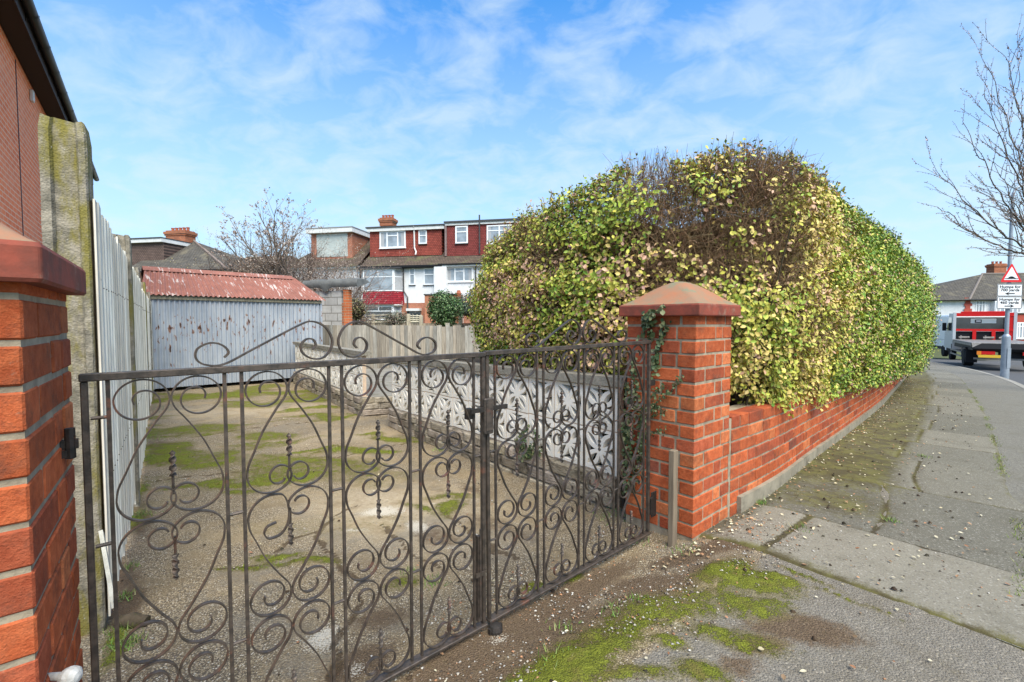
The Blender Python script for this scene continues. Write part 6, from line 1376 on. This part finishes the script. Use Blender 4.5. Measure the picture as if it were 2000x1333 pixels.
# ================================================================ vehicles
m_redp = pbr('red_vehicle_paint', (.55, .02, .02), rough=.3); m_silver = pbr('silver_paint', (.50, .52, .54), rough=.35, metal=.2); m_vanw = pbr('white_vehicle_paint', (.85, .84, .82), rough=.3); m_chas = pbr('chassis_black', (.02, .02, .022), rough=.6); m_tyre = pbr('tyre_rubber', (.02, .02, .02), rough=.85); m_rim = pbr('steel_wheel', (.35, .35, .36), rough=.45, metal=.4)
m_alu = pbr('worn_aluminium', (.30, .28, .26), (.17, .155, .14), 9, rough=.5, metal=.3); m_lampr = pbr('red_lens', (.55, .02, .02), rough=.2); m_lampo = pbr('amber_lens', (.75, .22, .03), rough=.2); m_plate = pbr('yellow_plate', (.70, .45, .05), rough=.5)
def wheel(par, x, y, r, wd, dual=False):
    w_ = MB(); w_.lathe([(r * .58, -wd / 2), (r * .93, -wd / 2), (r, -wd / 2 + .03), (r, wd / 2 - .03), (r * .93, wd / 2), (r * .58, wd / 2)], 26, (x, y, r), axis='x'); o = w_.build('wheel', m_tyre, par, smooth=False)
    c = MB(); c.lathe([(.01, -wd * .30), (r * .22, -wd * .42), (r * .25, -wd * .30), (r * .50, -wd * .25), (r * .60, -wd * .46), (r * .60, wd * .46), (r * .25, wd * .3), (.01, wd * .3)], 22, (x, y, r), axis='x'); c.build('rim', m_rim, o)
W0 = gnd(1884, 714.5); fwd = Vector((.60, .80, 0)); rtv = Vector((.80, -.60, 0)); rzT = math.atan2(rtv.y, rtv.x)
o = W0 + rtv * -.05; zgr = tz(W0.x + 1, W0.y)
tk = thing('recovery_truck', 'red and silver flatbed recovery truck parked with its rear towards us', 'truck', (o.x, o.y, W0.z), rzT)
TWd = 2.05
for (x, y, wd) in ((.14, 0, .30), (TWd - .14, 0, .30), (.14, 3.75, .2), (TWd - .14, 3.75, .2)): wheel(tk, x, y, .36, wd)
MB().box(.5, .62, -1.3, 4.2, .48, .68).build('chassis_rail', m_chas, tk); MB().box(TWd - .62, TWd - .5, -1.3, 4.2, .48, .68).build('chassis_rail', m_chas, tk); MB().box(.3, TWd - .3, -.1, .1, .30, .44).build('axle', m_chas, tk)
b = MB(); b.box(0, TWd, -1.55, 2.75, .985, 1.03, ch=.01); b.box(-.01, .05, -1.5, 2.7, .90, .984); b.box(TWd - .05, TWd + .01, -1.5, 2.7, .90, .984); b.build('flat_bed', m_alu, tk)
b = MB(); b.add([(0, -1.56, 1.0), (TWd, -1.56, 1.0), (TWd, -1.60, .80), (.0, -1.60, .80), (.25, -1.5, .70), (TWd - .25, -1.5, .70)], [(0, 1, 2, 3), (3, 2, 5, 4)]); b.box(.05, TWd - .05, -1.45, 2.6, .72, .90); b.build('tail_flap', m_chas, tk)
b = MB(); b.add([(-.0, -1.57, 1.02), (.30, -1.57, 1.02), (.02, -1.62, .84), (-.02, -.7, .98)], [(0, 1, 2), (0, 2, 3)]); b.build('ramp_corner', m_alu, tk)
b = MB(); b.box(-.01, .02, .5, 3.2, .34, .40); b.box(-.01, .02, .5, 3.2, .52, .58); b.box(.0, .03, .5, .56, .34, .8); b.box(0, .03, 3.1, 3.16, .34, .8); b.build('side_guard', m_alu, tk)
b = MB(); b.box(.0, .34, -.50, -.46, .18, .78); b.box(TWd - .34, TWd, -.50, -.46, .18, .78); b.box(-.02, .32, -.46, .44, .76, .80); b.build('mudguard', m_chas, tk)
b = MB(); b.box(.12, TWd - .12, -1.30, -1.22, .36, .43); b.box(.4, .46, -1.3, -1.2, .43, .7); b.box(TWd - .46, TWd - .4, -1.3, -1.2, .43, .7); b.build('rear_bumper', m_alu, tk)
b = MB(); b.box(.16, .28, -1.56, -1.50, .56, .70); b.build('tail_light', m_lampo, tk); b = MB(); b.box(.281, .66, -1.56, -1.50, .57, .70); b.build('tail_light', m_lampr, tk)
b = MB(); b.box(TWd - .66, TWd - .2, -1.56, -1.50, .57, .70); b.build('tail_light', m_lampr, tk)
MB().box(.20, .86, -1.555, -1.53, .45, .56, ch=.003).build('number_plate', m_plate, tk)
b = MB(); b.box(.80, TWd - .3, -1.25, -1.2, .42, .66); b.build('rear_panel', m_chas, tk)
# headboard frame
yh = 2.78; b = MB()
for x in (.0, TWd - .10): MB().box(x, x + .10, yh, yh + .12, .96, 2.28).build('headboard_post', m_silver, tk)
b = MB(); b.box(.10, TWd - .10, yh, yh + .10, 2.10, 2.26); b.box(.10, TWd - .10, yh, yh + .08, 1.42, 1.52); b.box(.66, .78, yh, yh + .08, .946, 1.419); b.box(1.28, 1.40, yh, yh + .08, .946, 1.419); b.box(TWd - .34, TWd - .10, yh + .02, yh + .06, .946, 2.099); b.build('headboard', m_redp, tk)
b = MB(); b.box(.12, TWd - .36, yh + .10, yh + .13, 1.04, 1.40); b.build('locker_mesh', m_chas, tk)
for x in (.2, 1.0, 1.5): b = MB(); b.tube([(x, yh - .06, 1.12), (x + .35, yh - .06, 1.13)], .05, 8); b.box(x + .05, x + .1, yh - .09, yh - .03, 1.031, 1.22); b.build('winch', m_alu, tk)
# cab
yc = 3.05; cabp = [(yc, .55), (yc, 2.0), (yc + .12, 2.24), (yc + 1.15, 2.26), (yc + 1.75, 1.62), (yc + 2.35, 1.30), (yc + 2.45, .55)]
b = MB(); b.prism(cabp, .03, TWd - .03, 'x'); cab = b.build('cab', m_silver, tk)
b = MB(); b.box(.13, TWd - .13, yc - .012, yc - .004, 1.50, 2.06, ch=.003); b.build('rear_window', m_glassd, cab)
b = MB(); b.box(.62, 1.45, yc - .022, yc - .014, 1.78, 1.99, ch=.003); b.build('windscreen_view', pbr('painted_daylight', (.50, .60, .60), rough=.1), cab)  # pale panel paints the daylight seen through the cab
b = MB(); b.box(.76, .98, yc - .030, yc - .0225, 1.80, 1.95); b.build('mirror_inside', m_chas, cab); b = MB(); b.box(.80, .95, yc - .034, yc - .0305, 1.84, 1.92); b.build('mirror_inside', m_silver, cab)
b = MB(); b.prism([(yc + .3, 1.42), (yc + .3, 2.05), (yc + 1.1, 2.08), (yc + 1.6, 1.62), (yc + 1.65, 1.42)], .018, .028, 'x'); b.build('side_window', m_glassd, cab)
b = MB(); b.box(-.17, -.02, yc + 1.45, yc + 1.53, 1.40, 1.80, ch=.02); b.tube([(.03, yc + 1.5, 1.5), (-.06, yc + 1.5, 1.55)], .02, 6); b.build('door_mirror', m_chas, cab)
b = MB(); b.box(.3, TWd - .3, yc + .1, yc + .2, 2.262, 2.33, ch=.01); b.build('beacon_bar', m_redp, cab)
# van
V0 = at(1850, 697, 26.5); vf = Vector((.52, .854, 0)); vr = Vector((.854, -.52, 0)); rzV = math.atan2(vr.y, vr.x); zv = tz(V0.x, V0.y) + .06
vn_ = thing('panel_van', 'white high-roof panel van parked beyond the truck with black bumper and red tail light', 'van', (V0.x, V0.y, zv), rzV)
VW, VH, VL = 2.0, 2.5, 5.6
prof = [(0, .42), (0, 2.05), (.06, 2.38), (.25, VH), (4.0, VH), (4.45, 2.25), (5.0, 1.35), (5.75, 1.10), (5.95, .75), (5.95, .35)]
b = MB(); n = len(prof); ring = []
for x, ins in ((0.0, .10), (.04, .03), (.10, 0), (VW - .10, 0), (VW - .04, .03), (VW, .10)):
    cy, cz = 2.9, 1.3; ring.append([(x, y + (cy - y) * ins * .25, z + (cz - z) * ins * (1.0 if z > 1.5 else .1)) for y, z in prof] + [(x, prof[0][0] + (cy) * ins * .25, prof[0][1])])
b.sheet(ring); b.add(ring[0][:-1], [tuple(range(n))]); b.add(ring[-1][:-1], [tuple(range(n))]); body = b.build('body', m_vanw, vn_)
b = MB(); b.box(-.006, .02, .5, 4.9, .42, .60); b.box(-.012, VW + .012, -.10, .25, .38, .66, ch=.03); b.box(-.01, VW + .01, 5.6, 6.0, .36, .66, ch=.03); b.build('bumper', m_chas, vn_)
b = MB(); b.box(-.02, .10, -.03, .12, .95, 1.62, ch=.015); b.build('tail_light', m_lampr, vn_); b = MB(); b.box(-.024, .11, -.035, .10, 1.16, 1.26, ch=.01); b.build('tail_light', m_white, vn_); b = MB(); b.box(-.02, .10, -.03, .10, 1.66, 2.0, ch=.015); b.build('light_cover', m_chas, vn_)
for (x, y) in ((.10, .95), (VW - .10, .95), (.10, 4.85), (VW - .10, 4.85)): wheel(vn_, x, y, .34, .22)
b = MB(); b.prism([(3.55, 1.35), (3.55, 2.05), (4.35, 2.05), (4.85, 1.35)], -.004, .006, 'x'); b.build('side_window', m_glassd, vn_)
b = MB(); b.box(.15, 1.85, -.004, .03, .70, 2.15, ch=.01); b.box(.15, .16, 0, .02, .7, 2.1); b.build('rear_door', m_vanw, vn_)
b = MB(); b.box(.25, .9, -.012, -.005, 1.45, 2.0, ch=.003); b.box(1.1, 1.75, -.012, -.005, 1.45, 2.0, ch=.003); b.build('rear_window', m_glassd, vn_)
b = MB(); b.box(-.008, .0, .3, 4.4, 1.0, 1.04); b.box(-.006, .0, 2.0, 2.02, .65, 2.3); b.box(-.006, .0, 3.4, 3.42, .65, 2.3); b.build('side_trim', m_silver, vn_)
# ================================================================ litter and growth on the ground
def scatter(n, x0, x1, y0, y1, ok):
    P = np.stack([RNG.uniform(x0, x1, n), RNG.uniform(y0, y1, n)], -1); k = ok(P[:, 0], P[:, 1]); P = P[k]; return P
def gz(P): return terrain(P[:, 0], P[:, 1])
wl_xy = np.array([[wl(s)[0].x, wl(s)[0].y, wl(s)[2].x, wl(s)[2].y] for s in np.arange(0, 14, .1)])
def groundpt(P, lift=.012):
    z = gz(P) + lift; d = ((P[:, None, :] - wl_xy[None, :, :2]) * wl_xy[None, :, 2:]).sum(-1); near = ((P[:, None, :] - wl_xy[None, :, :2]) ** 2).sum(-1).argmin(1); off = d[np.arange(len(P)), near]; s = near * .1
    return z + np.where((off > 0) & (s > .1), .012, 0), off, s
# fallen leaves
Lp = []
P = scatter(230, -.4, 2.6, .9, 2.6, lambda x, y: (x + .932) * D2.x + (y - .986) * D2.y < .3); Lp.append(P)
ss_ = RNG.uniform(.1, 13, 2300); bb_ = .04 + RNG.uniform(.0, 1.0, 2300) ** 2.0; k = RNG.random(2300) < 1 - .6 * bb_; ss_, bb_ = ss_[k], bb_[k]
Lp.append(np.array([[*(wl(s)[0] + wl(s)[2] * b_).xy] for s, b_ in zip(ss_, bb_)])); Lp.append(scatter(160, -3.5, .6, 2.2, 7, lambda x, y: RNG.random(len(x)) < .6))
s_ = RNG.uniform(-.35, .5, 120); Lp.append(np.array([[RP.x + D1.x * a * .9 + RNG.normal(0, .06) + .02, RP.y + D1.y * a * .9 - .08 + RNG.normal(0, .06)] for a in s_]))
P = np.vstack(Lp); z, off, s = groundpt(P); P3 = np.hstack([P, z[:, None]]); k = len(P3)
cc = np.array([(.50, .42, .26), (.58, .52, .36), (.34, .16, .08), (.62, .55, .40), (.28, .18, .10), (.42, .24, .13)])[RNG.integers(0, 6, k)] * RNG.uniform(.7, 1.15, (k, 1))
nn_ = RNG.normal(0, .28, (k, 3)) + np.array([0, 0, 1]); ax = RNG.normal(0, 1, (k, 3)); ax[:, 2] *= .1
leafmesh('fallen_leaves', P3, nn_, ax, RNG.uniform(.008, .024, k), RNG.uniform(.45, .75, k), cc, m_leaf, None, kind='stuff', label='pale fallen leaves scattered over the pavement and soil', cat='fallen leaves')
# pebbles and crumbs
def pebbles(P, size, cols, name, label, cat, flat_=.6):
    z, off, s = groundpt(P, .004); k = len(P); base = np.array([(1, 0, 0), (-.5, .87, 0), (-.5, -.87, 0), (0, 0, 1), (.5, .6, .45), (-.75, .1, .5), (.35, -.7, .5), (0, 0, -.6)]); Fc = np.array([[0, 4, 6], [4, 1, 5], [5, 2, 6], [6, 2, 0], [0, 1, 4], [1, 2, 5], [4, 5, 3], [5, 6, 3], [6, 4, 3]])
    sz = np.minimum(size * RNG.lognormal(0, .45, k), size * 2); a = RNG.uniform(0, 6.28, k); V = base[None] * sz[:, None, None] * np.stack([np.ones(k), RNG.uniform(.6, 1, k), np.full(k, flat_)], -1)[:, None, :]
    V = V * RNG.uniform(.75, 1.25, (k, 8, 1)); ca, sa = np.cos(a)[:, None], np.sin(a)[:, None]; V = np.stack([V[..., 0] * ca - V[..., 1] * sa, V[..., 0] * sa + V[..., 1] * ca, V[..., 2]], -1) + np.hstack([P, z[:, None]])[:, None, :]
    Fa = (Fc[None] + (np.arange(k) * 8)[:, None, None]).reshape(-1, 3); c = np.array(cols)[RNG.integers(0, len(cols), k)] * RNG.uniform(.6, 1.2, (k, 1)); link(name, npmesh(name, V.reshape(-1, 3), Fa, np.repeat(c, 8, 0)), pbr(name + '_mat', (1, 1, 1), (.8, .8, .8), 80, rough=.9, attr=True), None, kind='stuff', label=label, cat=cat)
P = np.vstack([scatter(13000, -.7, 1.5, .85, 2.7, lambda x, y: ((x + .932) * D2.x + (y - .986) * D2.y < .25) & ((x + .932) * D2.x + (y - .986) * D2.y > -.62) & (RNG.random(len(x)) < .9 * (vn(x, y, 6, 3) > .42))), scatter(2600, -1.4, 2.4, .8, 3, lambda x, y: RNG.random(len(x)) < .7 * (vn(x, y, 4, 3) > .5)), scatter(1500, -3.5, .5, 2, 6, lambda x, y: vn(x, y, 3, 2) > .5)])
pebbles(P, .0036, ((.30, .26, .21), (.45, .40, .33), (.16, .12, .09), (.55, .52, .47), (.42, .22, .12), (.10, .08, .06)), 'pebbles', 'small stones and crumbs strewn over the soil by the gate', 'pebbles')
P = np.vstack([np.array([[*(wl(s)[0] + wl(s)[2] * b_).xy] for s, b_ in zip(RNG.uniform(.1, 9, 260), RNG.uniform(.1, 1, 260))]), scatter(70, -2.6, 1.2, 1.0, 4, lambda x, y: x > -9)])
pebbles(P, .0075, ((.05, .035, .025), (.08, .055, .035), (.05, .045, .03)), 'soil_crumbs', 'dark crumbs of soil dropped on the paving slabs', 'soil crumbs', .8)
# moss pile and weeds as short blades
def blades(P, h, wd, cols, name, label, cat, spread=.5):
    z, off, s = groundpt(P, .002); k = len(P); A3 = np.hstack([P, z[:, None]]); d = RNG.normal(0, spread, (k, 3)) + np.array([0, 0, 1]); d /= np.linalg.norm(d, axis=1, keepdims=True); sd = RNG.normal(0, 1, (k, 3)); sd[:, 2] = 0; sd /= np.linalg.norm(sd, axis=1, keepdims=True); L = (h * RNG.uniform(.5, 1.3, k))[:, None]
    V = np.stack([A3 - sd * wd, A3 + sd * wd, A3 + d * L], 1).reshape(-1, 3); Fa = np.arange(3 * k).reshape(-1, 3); c = np.array(cols)[RNG.integers(0, len(cols), k)] * RNG.uniform(.7, 1.25, (k, 1)); link(name, npmesh(name, V, Fa, np.repeat(c, 3, 0)), m_leaf, None, kind='stuff', label=label, cat=cat)
def mossok(P, thr):
    m = blobmask(P[:, 0], P[:, 1], MOSS); return (m + (vn(P[:, 0], P[:, 1], 28, 3) - .5) * .9) > thr
P = RNG.uniform((-.9, .75), (1.7, 2.5), (150000, 2)); P = P[mossok(P, .66)]; P2_ = RNG.uniform((-6.5, 2), (.6, 8.6), (200000, 2)); P2_ = P2_[mossok(P2_, .60)]
blades(P, .011, .0014, ((.07, .10, .014), (.13, .17, .022), (.21, .25, .035), (.11, .10, .03)), 'moss', 'bright green moss cushions on the tarmac in front of the gate', 'moss', .9)
blades(P2_, .016, .0034, ((.11, .15, .018), (.18, .23, .025), (.23, .28, .035), (.12, .12, .03)), 'moss', 'patches of green moss growing across the concrete drive', 'moss', .9)
W_ = []
for (px, py, n, sp) in ((250, 1165, 60, .02), (262, 1010, 160, .05), (270, 900, 240, .08), (245, 1260, 200, .03), (240, 1230, 160, .03), (255, 1110, 60, .02), (280, 860, 240, .12), (1195, 1190, 40, .035), (1240, 1170, 30, .03), (1100, 1230, 30, .03), (1080, 1290, 30, .03), (1250, 1060, 60, .03), (1030, 900, 200, .05), (1000, 880, 100, .05), (880, 850, 200, .05), (860, 880, 100, .04), (800, 1120, 60, .02), (1480, 988, 150, .025), (1340, 1075, 50, .04), (1740, 1022, 60, .02), (1800, 895, 60, .03), (1560, 1040, 40, .03), (850, 1140, 70, .03), (290, 800, 200, .25), (1200, 1010, 160, .08), (1290, 1020, 60, .02)):
    c = gnd(px, py); W_.append(np.array([[c.x, c.y]]) + RNG.normal(0, sp, (n, 2)))
blades(np.vstack(W_), .030, .0022, ((.10, .20, .03), (.16, .28, .05), (.22, .30, .08), (.30, .28, .12)), 'weeds', 'thin tufts of grass and weeds in the cracks and corners', 'weeds', .6)
sx_ = RNG.uniform(.5, 13, 2600); keep_ = vn(sx_, sx_ * 0, 2, 2) > .45; sx_ = sx_[keep_]
PS = np.array([[*(wl(s)[0] + wl(s)[2] * (PAVW - .02 + random.gauss(0, .018))).xy] for s in sx_])
blades(PS, .022, .0022, ((.12, .18, .03), (.20, .26, .05), (.28, .28, .09)), 'weeds', 'line of moss and grass growing in the seam beside the paving slabs', 'weeds', .7)
# rubble lump by the fence foot
c = gnd(255, 1222); rb = thing('rotten_log', 'mossy rotten lump of wood lying by the foot of the fence just inside the gate', 'log', c)
b = MB(); rows = []
for i in range(9):
    u = i / 8; rr_ = .018 + .012 * math.sin(u * 3.1) ; rows.append([(-.06 + .13 * u, rr_ * math.cos(a) * random.uniform(.8, 1.2), .018 + rr_ * math.sin(a) * random.uniform(.8, 1.2)) for a in np.linspace(0, 2 * math.pi, 11)[:-1]]); rows[-1].append(rows[-1][0])
b.sheet(rows); b.add(rows[0][:-1], [tuple(range(10))]); b.add(rows[-1][:-1], [tuple(range(10))]); b.build('log', pbr('rotten_wood', (.10, .075, .05), (.05, .04, .025), 30, c3=(.15, .16, .03), s3=14, t3=(.55, .7), rough=1, bump=1, bs=80), rb, smooth=True)
# merge the leaf batches of each plant into one part
for root in [o for o in COL.objects if o.parent is None and o.name.split('.')[0] in ('hedge',)]:
    for nm in ('leaves', 'twigs'):
        g_ = [o for o in root.children if o.name.split('.')[0] == nm]
        if len(g_) > 1:
            with bpy.context.temp_override(active_object=g_[0], selected_editable_objects=g_, selected_objects=g_, object=g_[0]): bpy.ops.object.join()
SC.render.resolution_x = 1024; SC.render.resolution_y = 682
